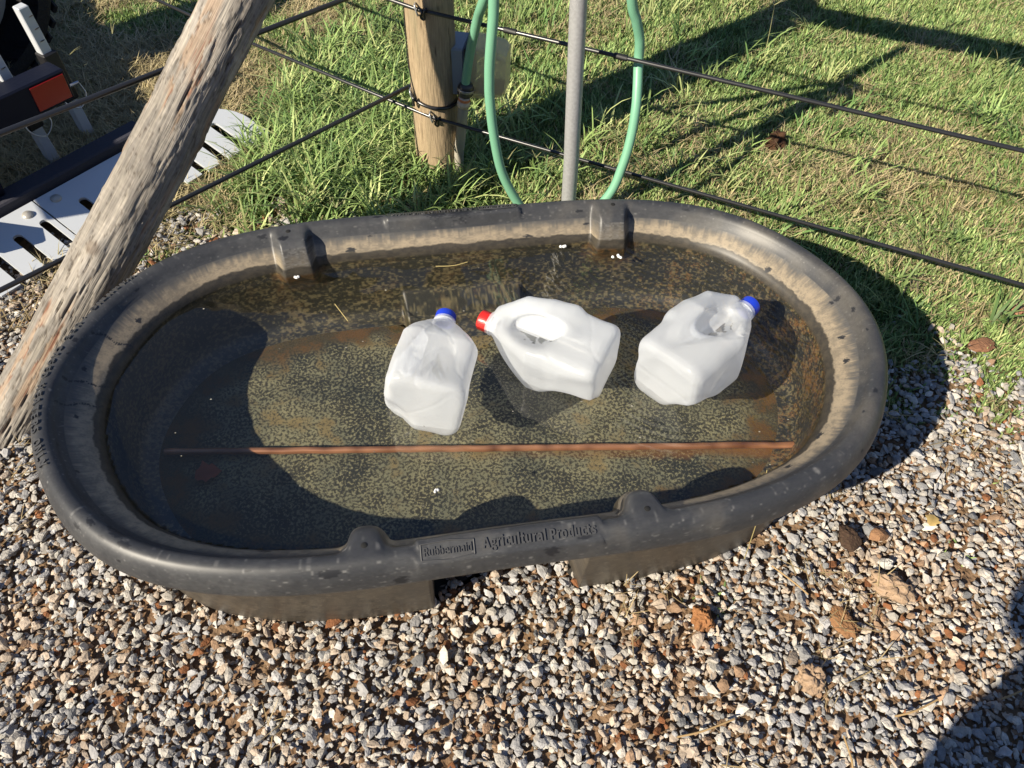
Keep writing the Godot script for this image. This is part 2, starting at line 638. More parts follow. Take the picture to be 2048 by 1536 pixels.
func tank_point(i: int, j: int) -> Vector3:
	var b := bp[i]
	var n := bn[i]
	var d: float = PROF[j][0]
	var y: float = PROF[j][1]
	var endy := pow(absf(b.x) / 0.68, 4.0)
	if j > 21:
		d = 0.042 + (d - 0.042) * (1.0 + 0.75 * endy * (1.0 - 0.75 * sstep(26.0, 34.0, j)))
	# raised flat panels with the lettering, in the middle of both long sides
	var pw := sstep(0.1275, 0.1245, absf(b.x))
	if pw > 0.0 and j >= 14 and j <= 20:
		var k := (j - 14) / 6.0
		var pd := lerpf(0.0030, 0.040, k)
		var py := lerpf(0.2825, 0.2970, minf(1.0, k * 1.25)) - maxf(0.0, k - 0.8) * 0.03
		d = lerpf(d, pd, pw)
		y = lerpf(y, py, pw)
	if j >= LUG0:
		var at := [-0.302, 0.302] if b.y < 0.0 else [-0.1915, 0.1915]
		for c in at:
			var wide: float = 0.030 + 0.008 * sstep(0.29, 0.2, y)
			var w := sstep(wide + 0.007, wide - 0.007, absf(b.x - c))
			if b.y > 0.0:
				w = sqrt(maxf(0.0, 1.0 - pow(absf(b.x - c) / (0.0255 + 0.008 * sstep(0.29, 0.2, y)), 3.0)))
				w = maxf(w, 0.35 * sstep(0.042, 0.018, absf(b.x - c)))
			if w > 0.0:
				d = lerpf(d, LUG[j - LUG0][0], w)
				y = lerpf(y, LUG[j - LUG0][1], w)
	# the recess under the middle of both long sides, seen inside as a block
	var rw := sstep(0.118, 0.110, absf(b.x - 0.008))
	if rw > 0.0:
		if j <= 5:
			d += (0.075 if j <= 2 else 0.020) * rw
		elif j >= 31:
			d += (0.048 if b.y < 0.0 else 0.028) * rw
	return Vector3(b.x - n.x * d, y, b.y - n.y * d)

var prof_v := PackedFloat32Array()

func profile_v() -> void:
	var acc := 0.0
	prof_v.append(0.0)
	for j in range(1, PROF.size()):
		acc += Vector2(PROF[j][0] - PROF[j - 1][0], PROF[j][1] - PROF[j - 1][1]).length()
		prof_v.append(acc)
	for j in prof_v.size():
		prof_v[j] /= acc

func profile_j(v: float) -> float:
	for j in range(1, prof_v.size()):
		if v <= prof_v[j]:
			return j - 1 + (v - prof_v[j - 1]) / maxf(prof_v[j] - prof_v[j - 1], 1e-6)
	return prof_v.size() - 1.0

func tank_texture() -> ImageTexture:
	var W := 1500
	var H := 440
	var data := PackedByteArray()
	data.resize(W * H * 3)
	var na := noise(9.0, 41, 3)
	var nb := noise(60.0, 42, 3)
	var nc := noise(350.0, 43, 2)
	var ns := noise(24.0, 44, 2)
	var nu := noise(110.0, 45, 3)
	# wet drops: angle position (local x, local z sign), profile index, size
	var drops := []
	var rng := RandomNumberGenerator.new()
	rng.seed = 77
	for i in 62:
		drops.append([rng.randf(), rng.randf_range(12.5, 23.5), rng.randf_range(0.0016, 0.0042), rng.randf_range(0.6, 1.6)])
	for q in [[0.742, 17.0, 0.009, 2.0], [0.752, 16.0, 0.011, 2.6], [0.765, 16.2, 0.008, 2.2], [0.775, 16.6, 0.007, 1.6], [0.37, 17.0, 0.005, 1.0], [0.376, 18.6, 0.006, 1.0], [0.482, 15.0, 0.008, 1.3], [0.305, 15.0, 0.005, 1.2], [0.285, 12.6, 0.004, 2.0]]:
		drops.append(q)
	var runs := [0.515, 0.492, 0.56]
	var k := 0
	for v in H:
		var jf := profile_j(float(v) / (H - 1))
		var j := mini(int(jf), PROF.size() - 2)
		var y: float = lerpf(PROF[j][1], PROF[j + 1][1], jf - j)
		for u in W:
			var i := u * TN / W
			var b := bp[i]
			var dd: float = lerpf(PROF[j][0], PROF[j + 1][0], jf - j)
			var p := Vector3(b.x - bn[i].x * dd, y, b.y - bn[i].y * dd)
			var big := na.get_noise_3dv(p)
			var mid := nb.get_noise_3dv(p)
			var fine := nc.get_noise_3dv(p * Vector3(1, 0.35, 1)) if j < 22 and j > 8 else nc.get_noise_3dv(p)
			var c: Color
			if jf < 9.0:
				c = Color(0.052, 0.045, 0.037).lerp(Color(0.088, 0.074, 0.056), clampf(0.45 + mid * 0.8 + big * 0.6, 0.0, 1.0))
				if fine > 0.55:
					c = c.lerp(Color(0.18, 0.155, 0.12), 0.6)
			elif jf < 21.4:
				c = Color(0.036, 0.0375, 0.041)
				c = c.lerp(Color(0.066, 0.067, 0.069), clampf(0.22 + big * 0.9 + mid * 0.45, 0.0, 1.0))
				var scr := ns.get_noise_3d(b.x * 26.0, y * 6.0, b.y * 3.0)
				if scr > 0.42:
					c = c.lerp(Color(0.14, 0.138, 0.135), (scr - 0.42) * 2.5)
				# dusty towards the lip and on the sun-bleached right end
				c = c.lerp(Color(0.10, 0.09, 0.074), sstep(12.5, 9.5, jf) * 0.5 + clampf(b.x * 0.8 + big * 0.8 - 0.22, 0.0, 0.5))
			else:
				# from the crease down: dry silt, the wet band, then the algae below the water
				var ey := y + big * 0.006 + mid * 0.003
				var silt := Color(0.30, 0.245, 0.17).lerp(Color(0.16, 0.135, 0.10), clampf(0.45 + mid * 0.9 + fine * 1.1 + big * 0.5, 0.0, 1.0))
				var plain := Color(0.075, 0.073, 0.07)
				var streak := ns.get_noise_3d(b.x * 9.0, 0.0, b.y * 9.0) * 0.005
				c = plain.lerp(silt, sstep(0.2715, 0.2565, ey + streak))
				# the lugs stay greyer
				for lx in [0.302, 0.1915]:
					if (b.y < 0.0) == (lx > 0.25):
						c = c.lerp(plain * (0.9 + fine), 0.75 * sstep(0.036, 0.028, absf(absf(b.x) - lx)) * sstep(0.238, 0.25, y))
				var wet := Color(0.052, 0.044, 0.032).lerp(Color(0.025, 0.022, 0.018), clampf(0.5 + mid + fine, 0.0, 1.0))
				c = c.lerp(wet, sstep(0.2505, 0.2485, y + mid * 0.0028 + big * 0.004))
				var film := nu.get_noise_3dv(p) * 1.5 + fine * 0.6
				var under := Color(0.018, 0.018, 0.014).lerp(Color(0.105, 0.090, 0.048), sstep(-0.15, 0.55, film + big * 0.5 + mid * 0.3 - sstep(0.15, 0.23, y) * 0.15))
				var rust := clampf(big * 0.9 + mid * 0.5 + fine * 0.8 - 0.05, 0.0, 0.6) * (sstep(0.25, 0.6, b.x) + 0.25)
				for lx in [0.302]:
					if b.y < 0.0:
						rust += 0.7 * sstep(0.07, 0.03, absf(absf(b.x) - lx)) * sstep(0.17, 0.23, y) * clampf(0.5 + mid, 0.0, 1.0)
				under = under.lerp(Color(0.17, 0.080, 0.022), minf(rust, 0.65))
				c = c.lerp(under, sstep(0.237, 0.229, y + mid * 0.002))
			var f := 1.0 + fine * 0.22
			data[k] = _b(c.r * f); data[k + 1] = _b(c.g * f); data[k + 2] = _b(c.b * f)
			k += 3
	# wet drops and run marks
	for q in drops:
		_blot(data, W, H, q[0], q[1], q[2], q[3], nb)
	for r in runs:
		for s in 26:
			_blot(data, W, H, r + sin(s * 0.5 + r * 40.0) * 0.0012 + s * 0.0003, 20.0 + s * 0.19, 0.0015 + 0.0006 * sin(s * 1.3), 0.7, nb)
	return ImageTexture.create_from_image(Image.create_from_data(W, H, false, Image.FORMAT_RGB8, data))

func _blot(data: PackedByteArray, W: int, H: int, uu: float, jj: float, size: float, long: float, nb: FastNoiseLite) -> void:
	var cx := int(fposmod(uu, 1.0) * W)
	var jl := int(jj)
	var cy := int(lerpf(prof_v[jl], prof_v[jl + 1], jj - jl) * H)
	var rx := size / (1.75 / W)
	var ry := size / (0.58 / H) * long
	for y in range(maxi(0, cy - int(ry * 1.5) - 1), mini(H, cy + int(ry * 1.5) + 2)):
		for x in range(cx - int(rx * 1.5) - 1, cx + int(rx * 1.5) + 2):
			var d := Vector2((x - cx) / rx, (y - cy) / ry).length() + nb.get_noise_2d(x * 0.006, y * 0.006) * 0.7
			if d < 1.0:
				var k := (y * W + posmod(x, W)) * 3
				data[k] = mini(data[k], 26 + data[k] / 8); data[k + 1] = mini(data[k + 1], 27 + data[k + 1] / 8); data[k + 2] = mini(data[k + 2], 30 + data[k + 2] / 8)

func _b(v: float) -> int:
	v = clampf(v, 0.0, 1.0)
	return int(255.0 * (v * 12.92 if v <= 0.0031308 else 1.055 * pow(v, 1.0 / 2.4) - 0.055))

func floor_texture() -> ImageTexture:
	var W := 1300
	var H := 800
	var data := PackedByteArray()
	data.resize(W * H * 3)
	var n1 := noise(140.0, 51, 4)
	n1.domain_warp_enabled = true
	n1.domain_warp_amplitude = 0.004
	n1.domain_warp_frequency = 90.0
	var n2 := noise(5.0, 52, 3)
	var n3 := noise(420.0, 53, 2)
	var n4 := noise(14.0, 54, 3)
	var k := 0
	for v in H:
		for u in W:
			var x := -0.65 + 1.3 * u / W
			var z := -0.4 + 0.8 * v / H
			var big := n2.get_noise_2d(x, z)
			var mid := n4.get_noise_2d(x, z)
			var m := n1.get_noise_2d(x, z) * 1.5 + n3.get_noise_2d(x, z) * 0.75
			var edge := pow(pow(absf(x) / 0.548, 3.2) + pow(absf(z) / 0.252, 3.2), 1.0 / 3.2)
			# algae film: pale olive islands over dark bare plastic
			var lit := Color(0.225, 0.208, 0.118).lerp(Color(0.120, 0.122, 0.082), clampf(0.5 + mid, 0.0, 1.0))
			lit = lit.lerp(Color(0.25, 0.155, 0.04), clampf(mid * 1.0 + big * 0.9 - 0.38 + sstep(0.1, -0.25, z) * 0.25, 0.0, 0.4))
			var dark := Color(0.026, 0.028, 0.024).lerp(Color(0.048, 0.044, 0.030), clampf(0.5 + big, 0.0, 1.0))
			var c := dark.lerp(lit, sstep(-0.24, 0.26, m + big * 0.6 + mid * 0.55 - 0.05))
			# brown silt gathered along the wall
			var rim := sstep(0.80, 0.99, edge + mid * 0.10 + m * 0.04)
			c = c.lerp(Color(0.082, 0.062, 0.029).lerp(Color(0.018, 0.017, 0.012), clampf(0.52 + big * 0.5 + n3.get_noise_2d(x, z) * 1.2 + m * 0.5, 0.0, 1.0)), rim * 0.95)
			c = c.lerp(Color(0.15, 0.070, 0.020), rim * clampf(0.05 + mid + m * 0.3 + sstep(0.2, 0.5, x) * 0.12, 0.0, 0.45))
			# rust that the pipe left
			var pipe := absf((z - 0.0725) - (x / 1.076) * 0.139)
			c = c.lerp(Color(0.20, 0.085, 0.025), sstep(0.020, 0.004, pipe + mid * 0.01) * 0.55 * sstep(-0.2, 0.5, x) * sstep(0.57, 0.54, absf(x)))
			data[k] = _b(c.r); data[k + 1] = _b(c.g); data[k + 2] = _b(c.b)
			k += 3
	return ImageTexture.create_from_image(Image.create_from_data(W, H, false, Image.FORMAT_RGB8, data))

func letters(parent: Node, called: String, text: String, at: Vector3, b: Basis, height: float, depth: float, material: Material, bold := true, width := 1.0) -> MeshInstance3D:
	var f := SystemFont.new()
	f.font_names = PackedStringArray(["Droid Sans"])
	f.font_weight = 700 if bold else 400
	var t := TextMesh.new()
	t.font = f
	t.text = text
	t.font_size = 32
	t.pixel_size = height / 23.0
	t.depth = depth
	t.curve_step = 2.0
	var o := put(called, t, material, parent)
	o.transform = Transform3D(b * Basis.from_scale(Vector3(width, 1, 1)), at)
	return o

func build_tank() -> void:
	tank_curve()
	profile_v()
	var root := thing("stock_tank", "black oval plastic stock tank with shallow water on the gravel", "tank")
	root.transform = TANK_AT
	var M := PROF.size()
	var mb := MB.new()
	for i in TN + 1:
		for j in M:
			mb.vert(tank_point(i % TN, j), Color.WHITE, Vector2(float(i) / TN, prof_v[j]))
	for i in TN:
		for j in M - 1:
			var a := i * M + j
			mb.quad(a, a + M, a + M + 1, a + 1)
	mb.smooth()
	for j in M:   # close the seam
		var n := (mb.N[j] + mb.N[TN * M + j]).normalized()
		mb.N[j] = n
		mb.N[TN * M + j] = n
	var sm := StandardMaterial3D.new()
	sm.albedo_texture = tank_texture()
	sm.roughness = 0.46
	sm.metallic_specular = 0.5
	put("shell", mb.mesh(), sm, root)
	# floor with its film of algae
	mb = MB.new()
	var rings := 14
	for r in rings + 1:
		var s := 1.0 - float(r) / rings
		for i in TN / 4 + 1:
			var e := tank_point((i * 4) % TN, M - 1)
			var q := Vector3(e.x * s, FLOOR + (0.0 if r == 0 else n_edge.get_noise_2d(e.x * s * 3.0, e.z * s * 3.0) * 0.004 * minf(1.0, r * 0.4)), e.z * s)
			mb.vert(q, Color.WHITE, Vector2((q.x + 0.65) / 1.3, (q.z + 0.4) / 0.8))
	var w := TN / 4 + 1
	for r in rings:
		for i in w - 1:
			var a := r * w + i
			mb.quad(a, a + 1, a + w + 1, a + w)
	var fm := StandardMaterial3D.new()
	fm.albedo_texture = floor_texture()
	fm.roughness = 0.9
	fm.metallic_specular = 0.2
	put("tank_floor", mb.mesh(), fm, root)
	# bottom plate under the floor
	mb = MB.new()
	var ring := []
	for i in range(0, TN, 12):
		ring.append(tank_point(i, 0))
	mb.face(ring, Vector3(0, 1, 0))
	put("underside", mb.mesh(), mat(0.04, 0.037, 0.033), root)
	# bolt holes in the four lugs
	for q in [[-0.302, -1], [0.302, -1], [-0.1915, 1], [0.1915, 1]]:
		var zz: float = -0.325 if q[1] < 0 else 0.329
		mb = MB.new()
		var t := Transform3D(Basis(), Vector3(q[0], 0.2912, zz))
		mb.lathe(t, [Vector2(0.0042, 0.0012), Vector2(0.0042, 0.0026), Vector2(0.0, 0.0026)], 18)
		put("bolt_hole", mb.mesh(), mat(0.008, 0.008, 0.008, 0.9), root)
	# lettering on the raised panels, read from outside the tank
	var lm := mat(0.05, 0.051, 0.054, 0.5)
	for side in [1, -1]:
		var turn := Basis() if side == 1 else Basis(Vector3.UP, PI)
		var tilt := -PI / 2 + 0.46
		var b := turn * Basis(Vector3.RIGHT, tilt)
		var c := turn * Vector3(0, 0, 0)
		var zmid := 0.3672 - 0.0185
		var ymid := 0.2910
		letters(root, "lettering", "Agricultural Products", turn * Vector3(0.0390, ymid + 0.0003, zmid - 0.001), b, 0.0142, 0.0030, lm, true, 0.76)
		letters(root, "lettering", "Rubbermaid", turn * Vector3(-0.0838, ymid - 0.0006, zmid + 0.001), b, 0.0105, 0.0028, lm, false, 0.80)
		# the raised frame round the first word
		mb = MB.new()
		var fr := []
		for q in [Vector2(-0.119, -0.0105), Vector2(-0.083, -0.0128), Vector2(-0.049, -0.0098), Vector2(-0.049, 0.0098), Vector2(-0.083, 0.0128), Vector2(-0.119, 0.0105)]:
			fr.append(turn * Vector3(0, ymid - 0.0004, zmid + 0.001) + b * Vector3(q.x, q.y, 0.0))
		fr.append(fr[0])
		for i in 6:
			mb.tube(line(fr[i], fr[i + 1], 1), 0.0011, 6)
		put("nameplate_frame", mb.mesh(), lm, root)
	# the warning round the left end
	var warn := "WARNING : USE CAGED HEATERS ONLY"
	var s := 0.0
	var total := 0.49
	# arc length along the left end, from the back to the front
	var start := int(TN * 0.605)
	var i := start
	var acc := 0.0
	var want := 0.0
	for ch in warn:
		while acc < want:
			acc += bp[i].distance_to(bp[i - 1])
			i -= 1
		want += 0.0095 if ch == " " or ch == ":" or ch == "I" else 0.0148
		if ch == " ":
			continue
		var n := bn[i]
		var p := bp[i] - n * 0.0165
		var up3 := Vector3(-n.x * 0.92, 0.39, -n.y * 0.92)       # letters stand towards the inside
		var right3 := Vector3(-n.y, 0, n.x) * -1.0
		var nrm := right3.cross(up3)
		if nrm.y < 0.0:
			right3 = -right3
			nrm = -nrm
		letters(root, "lettering", ch, Vector3(p.x, 0.2908, p.y), Basis(right3, up3, nrm), 0.0125, 0.0036, lm, true)

func build_water() -> void:
	var mb := MB.new()
	var st := 0.005
	var nx := 264
	var nz := 144
	var id := PackedInt32Array()
	id.resize((nx + 1) * (nz + 1))
	id.fill(-1)
	var nz1 := noise(7.0, 71, 3)
	for j in nz + 1:
		for i in nx + 1:
			var x := -0.66 + i * st
			var z := -0.36 + j * st
			# inside the waterline
			var t := atan2(z / 0.3672, x / 0.661)
			var k := posmod(int(round(t / TAU * TN)), TN)
			var q := Vector2(x, z)
			# nearest on the curve: look about
			var best := 1e9
			var bi := k
			for dk in range(-120, 121, 4):
				var dd := q.distance_squared_to(bp[posmod(k + dk, TN)])
				if dd < best:
					best = dd; bi = posmod(k + dk, TN)
			var depth := -(q - bp[bi]).dot(bn[bi])
			var endy := pow(absf(bp[bi].x) / 0.68, 4.0)
			if depth < 0.0715 + 0.022 * endy:
				continue
			var h := nz1.get_noise_2d(x, z) * 0.0011
			# rings spreading from the right-hand jug
			var r1 := Vector2(x - 0.335, z - 0.02).length()
			h += sin(r1 * 420.0) * 0.0009 * exp(-pow((r1 - 0.17) / 0.06, 2.0))
			h += sin((x * 0.9 - z * 0.5) * 520.0 + nz1.get_noise_2d(x * 2.0, z * 2.0) * 6.0) * 0.0006 * sstep(0.1, 0.4, x)
			var r2 := Vector2(x - 0.36, z + 0.25).length()
			h += sin(r2 * 480.0) * 0.0008 * exp(-r2 * 9.0)
			id[j * (nx + 1) + i] = mb.vert(Vector3(x, WATER + h, z))
	for j in nz:
		for i in nx:
			var a := id[j * (nx + 1) + i]
			var b := id[j * (nx + 1) + i + 1]
			var c := id[(j + 1) * (nx + 1) + i + 1]
			var d := id[(j + 1) * (nx + 1) + i]
			if a >= 0 and b >= 0 and c >= 0 and d >= 0:
				mb.quad(a, b, c, d)
	var m := StandardMaterial3D.new()
	m.transparency = BaseMaterial3D.TRANSPARENCY_ALPHA
	m.albedo_color = Color(0.26, 0.25, 0.16, 0.05)
	m.roughness = 0.02
	m.metallic_specular = 0.5
	var o := put("water", mb.mesh(), m)
	o.transform = TANK_AT
	tag(o, "clear shallow water in the black oval tank", "", "", "structure")

# ---------------------------------------------------------------- milk jugs
func jug(label: String, at: Vector3, axis: Vector3, handle: Vector3, cap: Color, sd: int, dents: Array, wide: float, tall: float) -> void:
	var root := thing("milk_jug", label, "milk jug", Vector3.ZERO, 0.0, "milk jugs floating in the tank")
	var y := axis.normalized()
	var hd := (handle - y * handle.dot(y)).normalized()
	# the handle stands on the local (+x, +z) corner
	var e := hd
	var g := e.cross(y).normalized()
	var x := (e - g).normalized()
	var z := (e + g).normalized()
	if x.cross(y).dot(z) < 0.0:
		var q := x
		x = z
		z = q
	root.transform = Transform3D(Basis(x * wide, y * tall, z * wide), at - y * 0.115 * tall)
	var nz := noise(9.0, sd, 2)
	var nw := noise(7.0, sd + 1, 1)
	var f := func(p: Vector3) -> float:
		var w := 0.0735
		var r := 0.033
		if p.y > 0.122:
			var t := (p.y - 0.122) / 0.088
			t = minf(t, 1.0)
			w = lerpf(0.0735, 0.0205, t * (0.62 + 0.38 * t))
			r = lerpf(0.033, 0.0205, t)
		else:
			w -= 0.002 * sin(p.y * 26.0)
		var qx := absf(p.x) - (w - r)
		var qz := absf(p.z) - (w - r)
		var d := Vector2(maxf(qx, 0.0), maxf(qz, 0.0)).length() + minf(maxf(qx, qz), 0.0) - r
		if p.y > 0.122 and p.y < 0.215:
			d *= 0.84
		# rounded foot and flat ends
		var k := 0.022
		var yy := -p.y
		var h := maxf(k - absf(d - yy), 0.0) / k
		d = maxf(d, yy) + h * h * k * 0.25
		# handle along the corner
		var dg := (p.x + p.z) * 0.70711
		var ac := (p.x - p.z) * 0.70711
		var a := Vector2(0.081, 0.085)
		var b := Vector2(0.067, 0.165)
		var c := Vector2(0.030, 0.205)
		var pt := Vector2(dg, p.y)
		var s1 := clampf((pt - a).dot(b - a) / (b - a).length_squared(), 0.0, 1.0)
		var s2 := clampf((pt - b).dot(c - b) / (c - b).length_squared(), 0.0, 1.0)
		var dh := minf(Vector2((pt - a - (b - a) * s1).length(), ac * 0.92).length(), Vector2((pt - b - (c - b) * s2).length(), ac * 0.92).length()) - 0.0145
		# the finger hole right through behind the handle
		var hx := Vector2((dg - 0.032 + (p.y - 0.13) * 0.22) / 0.0260, (p.y - 0.132) / 0.046).length() - 1.0
		var hole := maxf(hx * 0.023, 0.012 - absf(ac))
		var kk := 0.016
		var nh := -hole
		h = maxf(kk - absf(d - nh), 0.0) / kk
		var gate := sstep(-0.005, 0.02, dg)
		var cut := maxf(d, nh) + h * h * kk * 0.25
		d = lerpf(d, cut, gate)
		h = maxf(0.012 - absf(d - dh), 0.0) / 0.012
		d = minf(d, dh) - h * h * 0.012 * 0.25
		# round label recess on two sides
		for s in [Vector3(0.083, 0.068, 0.0), Vector3(0.0, 0.068, -0.083), Vector3(-0.083, 0.068, 0)]:
			var qd: Vector3 = (p - s) / Vector3(0.0135 if s.x != 0.0 else 0.043, 0.043, 0.0135 if s.z != 0.0 else 0.043)
			d = maxf(d, (1.0 - qd.length()) * 0.010)
		for q in dents:
			var dd: float = q[1] - p.distance_to(q[0])
			h = maxf(0.014 - absf(d - dd), 0.0) / 0.014
			d = maxf(d, dd) + h * h * 0.014 * 0.25
		return d + nz.get_noise_3dv(p) * 0.0022 + maxf(0.0, 0.07 - absf(nw.get_noise_3dv(p))) * 0.012
	var mb := MB.new()
	nets(mb, f, Vector3(-0.092, -0.012, -0.092), Vector3(0.092, 0.226, 0.092), 0.0034)
	var m := mat(0.84, 0.885, 0.93, 0.30, 0.0, 0.5)
	m.transparency = BaseMaterial3D.TRANSPARENCY_ALPHA
	m.albedo_color.a = 0.58
	m.backlight_enabled = true
	m.backlight = Color(0.95, 0.95, 0.95)
	m.heightmap_enabled = true
	m.heightmap_texture = noise_tex(0.012, 80 + sd, 512)
	m.heightmap_scale = 0.02
	m.uv1_triplanar = true
	m.uv1_scale = Vector3(7, 5, 7)
	put("jug_body", mb.mesh(), m, root)
	mb = MB.new()
	mb.lathe(Transform3D(), [Vector2(0.0195, 0.205), Vector2(0.0195, 0.214), Vector2(0.0225, 0.2155), Vector2(0.0225, 0.2185), Vector2(0.0185, 0.2195), Vector2(0.0180, 0.232), Vector2(0.0, 0.232)], 36)
	put("neck", mb.mesh(), m, root)
	mb = MB.new()
	var seg := 72
	var prof := [Vector2(0.0192, 0.2215), Vector2(0.0202, 0.2222), Vector2(0.0202, 0.2268), Vector2(0.0194, 0.2276), Vector2(0.0200, 0.229), Vector2(0.0196, 0.2405), Vector2(0.0182, 0.2425), Vector2(0.0150, 0.2430), Vector2(0.0140, 0.2420), Vector2(0.0, 0.2420)]
	for i in prof.size():
		for j in seg + 1:
			var a := TAU * j / seg
			var rr: float = prof[i].x + (0.00045 if j % 2 == 0 and (i == 4 or i == 5) else 0.0)
			mb.vert(Vector3(rr * cos(a), prof[i].y, rr * sin(a)))
	for i in prof.size() - 1:
		for j in seg:
			var a := i * (seg + 1) + j
			mb.quad(a, a + 1, a + seg + 2, a + seg + 1)
	put("cap", mb.mesh(), mat(cap.r, cap.g, cap.b, 0.35), root)

func build_jugs() -> void:
	jug("leftmost milk jug, blue cap pointing away from the viewer and creased base towards the viewer", Vector3(-0.126, 0.272, -0.835), Vector3(0.10, -0.02, -1.0), Vector3(-0.9, -0.6, 0.1), Color(0.015, 0.05, 0.55), 101,
		[[Vector3(0.070, -0.036, 0.060), 0.066], [Vector3(-0.02, 0.07, -0.235), 0.168]], 0.87, 0.86)
	jug("milk jug with the red cap, in the middle between the two blue capped jugs", Vector3(0.052, 0.270, -0.880), Vector3(-0.885, 0.03, -0.43), Vector3(-0.25, 0.80, -0.70), Color(0.62, 0.022, 0.018), 104,
		[[Vector3(0.06, 0.05, 0.150), 0.083], [Vector3(-0.12, 0.02, -0.10), 0.098], [Vector3(-0.16, 0.0, 0.02), 0.10]], 0.86, 0.95)
	jug("rightmost milk jug, blue cap pointing to the far right and broad hand recess facing up", Vector3(0.318, 0.272, -0.895), Vector3(0.70, 0.05, -0.72), Vector3(-0.58, 0.67, -0.49), Color(0.015, 0.05, 0.55), 107,
		[[Vector3(0.02, 0.03, 0.165), 0.098], [Vector3(-0.12, -0.01, -0.10), 0.105]], 0.88, 1.0)

func build_tank_contents() -> void:
	# the copper pipe on the floor
	var a := TANK_AT * Vector3(-0.534, FLOOR + 0.012, 0.004)
	var b := TANK_AT * Vector3(0.534, FLOOR + 0.012, 0.141)
	var mb := MB.new()
	var nn := noise(6.0, 81, 2)
	var pts := line(a, b, 60)
	for i in pts.size():
		pts[i] += Vector3(0, 0, nn.get_noise_1d(i * 0.07) * 0.0014)
	mb.tube(pts, 0.0060, 16)
	var nc := noise(14.0, 82, 3)
	for i in mb.V.size():
		mb.C[i] = Color(0.46, 0.215, 0.105).lerp(Color(0.17, 0.065, 0.025), clampf(0.45 + nc.get_noise_3dv(mb.V[i] * 2.0), 0.0, 1.0))
	var m := vmat(0.30, 0.7)
	m.metallic = 0.45
	tag(put("copper_pipe", mb.mesh(), m), "long rusty copper pipe lying on the tank floor", "pipe")
	# white flecks floating by the wall
	var rng := RandomNumberGenerator.new()
	rng.seed = 15
	var where := [[Vector3(-0.400, WATER + 0.001, -1.062), "white foam fleck afloat by the shaded left rear wall", 0.005], [Vector3(0.090, WATER + 0.001, -1.172), "white foam fleck afloat at the middle of the rear wall", 0.005], [Vector3(0.192, WATER + 0.001, -1.148), "white foam fleck beside the right rear lug", 0.005], [Vector3(-0.105, WATER + 0.001, -0.620), "tiny white fleck afloat near the raised front lettering", 0.0035]]
	for q in where:
		mb = MB.new()
		for i in 4:
			var o: Vector3 = Vector3(rng.randfn(), 0, rng.randfn() * 0.5) * q[2] * 0.7
			mb.lathe(Transform3D(Basis(), q[0] + o), [Vector2(q[2] * 0.6, -0.001), Vector2(q[2] * 0.5, 0.001), Vector2(q[2] * 0.2, 0.0022), Vector2(0, 0.0024)], 9)
		tag(put("foam_fleck", mb.mesh(), mat(0.8, 0.8, 0.78, 0.5)), q[1], "foam", "white flecks on the water")
	var bits := PackedFloat32Array()
	for i in 60:
		var q := TANK_AT * Vector3(rng.randf_range(-0.5, 0.5), WATER + 0.0006, rng.randf_range(-0.25, 0.27))
		var gray := rng.randf_range(0.12, 0.42)
		row(bits, Basis(Vector3.UP, rng.randf() * TAU).scaled(Vector3(1.6, 0.4, 1.0) * rng.randf_range(0.0004, 0.0013)), q, Color(gray, gray * 0.95, gray * 0.8))
	var dust := thing("water_dust", "specks of dust and grass floating on the tank water", "dust")
	dust.set_meta("kind", "stuff")
	var speck := SphereMesh.new()
	speck.radius = 1.0
	speck.height = 2.0
	speck.radial_segments = 6
	speck.rings = 3
	many(dust, "dust_specks", speck, vmat(0.8, 0.3), bits)
	# a sunken leaf and a few floating stems
	leaf_thing(TANK_AT * Vector3(-0.46, FLOOR + 0.006, 0.055), 0.045, Color(0.20, 0.055, 0.03), "reddish leaf sunk on the shaded left part of the tank floor", 0.4)
	var stems := [[Vector3(-0.303, WATER + 0.002, -0.975), 2.2, 0.05, "pale grass stem afloat left of the left milk jug"], [Vector3(-0.185, WATER + 0.002, -0.905), 0.1, 0.03, "short pale stem touching the left milk jug"], [Vector3(-0.12, WATER + 0.002, -1.11), 0.25, 0.06, "thin stem afloat near the rear wall behind the jugs"], [Vector3(0.36, WATER + 0.002, -0.60), 1.2, 0.16, "long fine stem afloat over the right half of the copper pipe"]]
	for q in stems:
		mb = MB.new()
		var d: Vector3 = Vector3(cos(q[1]), 0, -sin(q[1])) * q[2]
		mb.tube(catmull([q[0] - d * 0.5, q[0] + Vector3(0.003, 0, 0.004), q[0] + d * 0.5], 6), 0.0007, 6)
		tag(put("grass_stem", mb.mesh(), mat(0.42, 0.34, 0.14, 0.7)), q[3], "stem", "stems floating in the tank")

func leaf_thing(at: Vector3, size: float, c: Color, label: String, turn: float) -> void:
	var mb := MB.new()
	var n := 10
	for i in n + 1:
		var t := float(i) / n
		var w := size * 0.42 * sin(PI * pow(t, 0.8)) * (1.0 + 0.25 * sin(t * 19.0))
		for s in [-1, 0, 1]:
			mb.vert(Vector3((t - 0.5) * size, absf(s) * w * 0.35 + sin(t * 4.0) * size * 0.06, s * w), Color(c.r, c.g, c.b) * (1.0 - 0.25 * float(s == 0)))
	for i in n:
		for s in 2:
			var a := i * 3 + s
			mb.quad(a, a + 3, a + 4, a + 1)
	var o := put("dry_leaf", mb.mesh(), vmat(0.7, 0.3))
	o.position = at
	o.rotation.y = turn
	tag(o, label, "leaf", "dry leaves lying about")

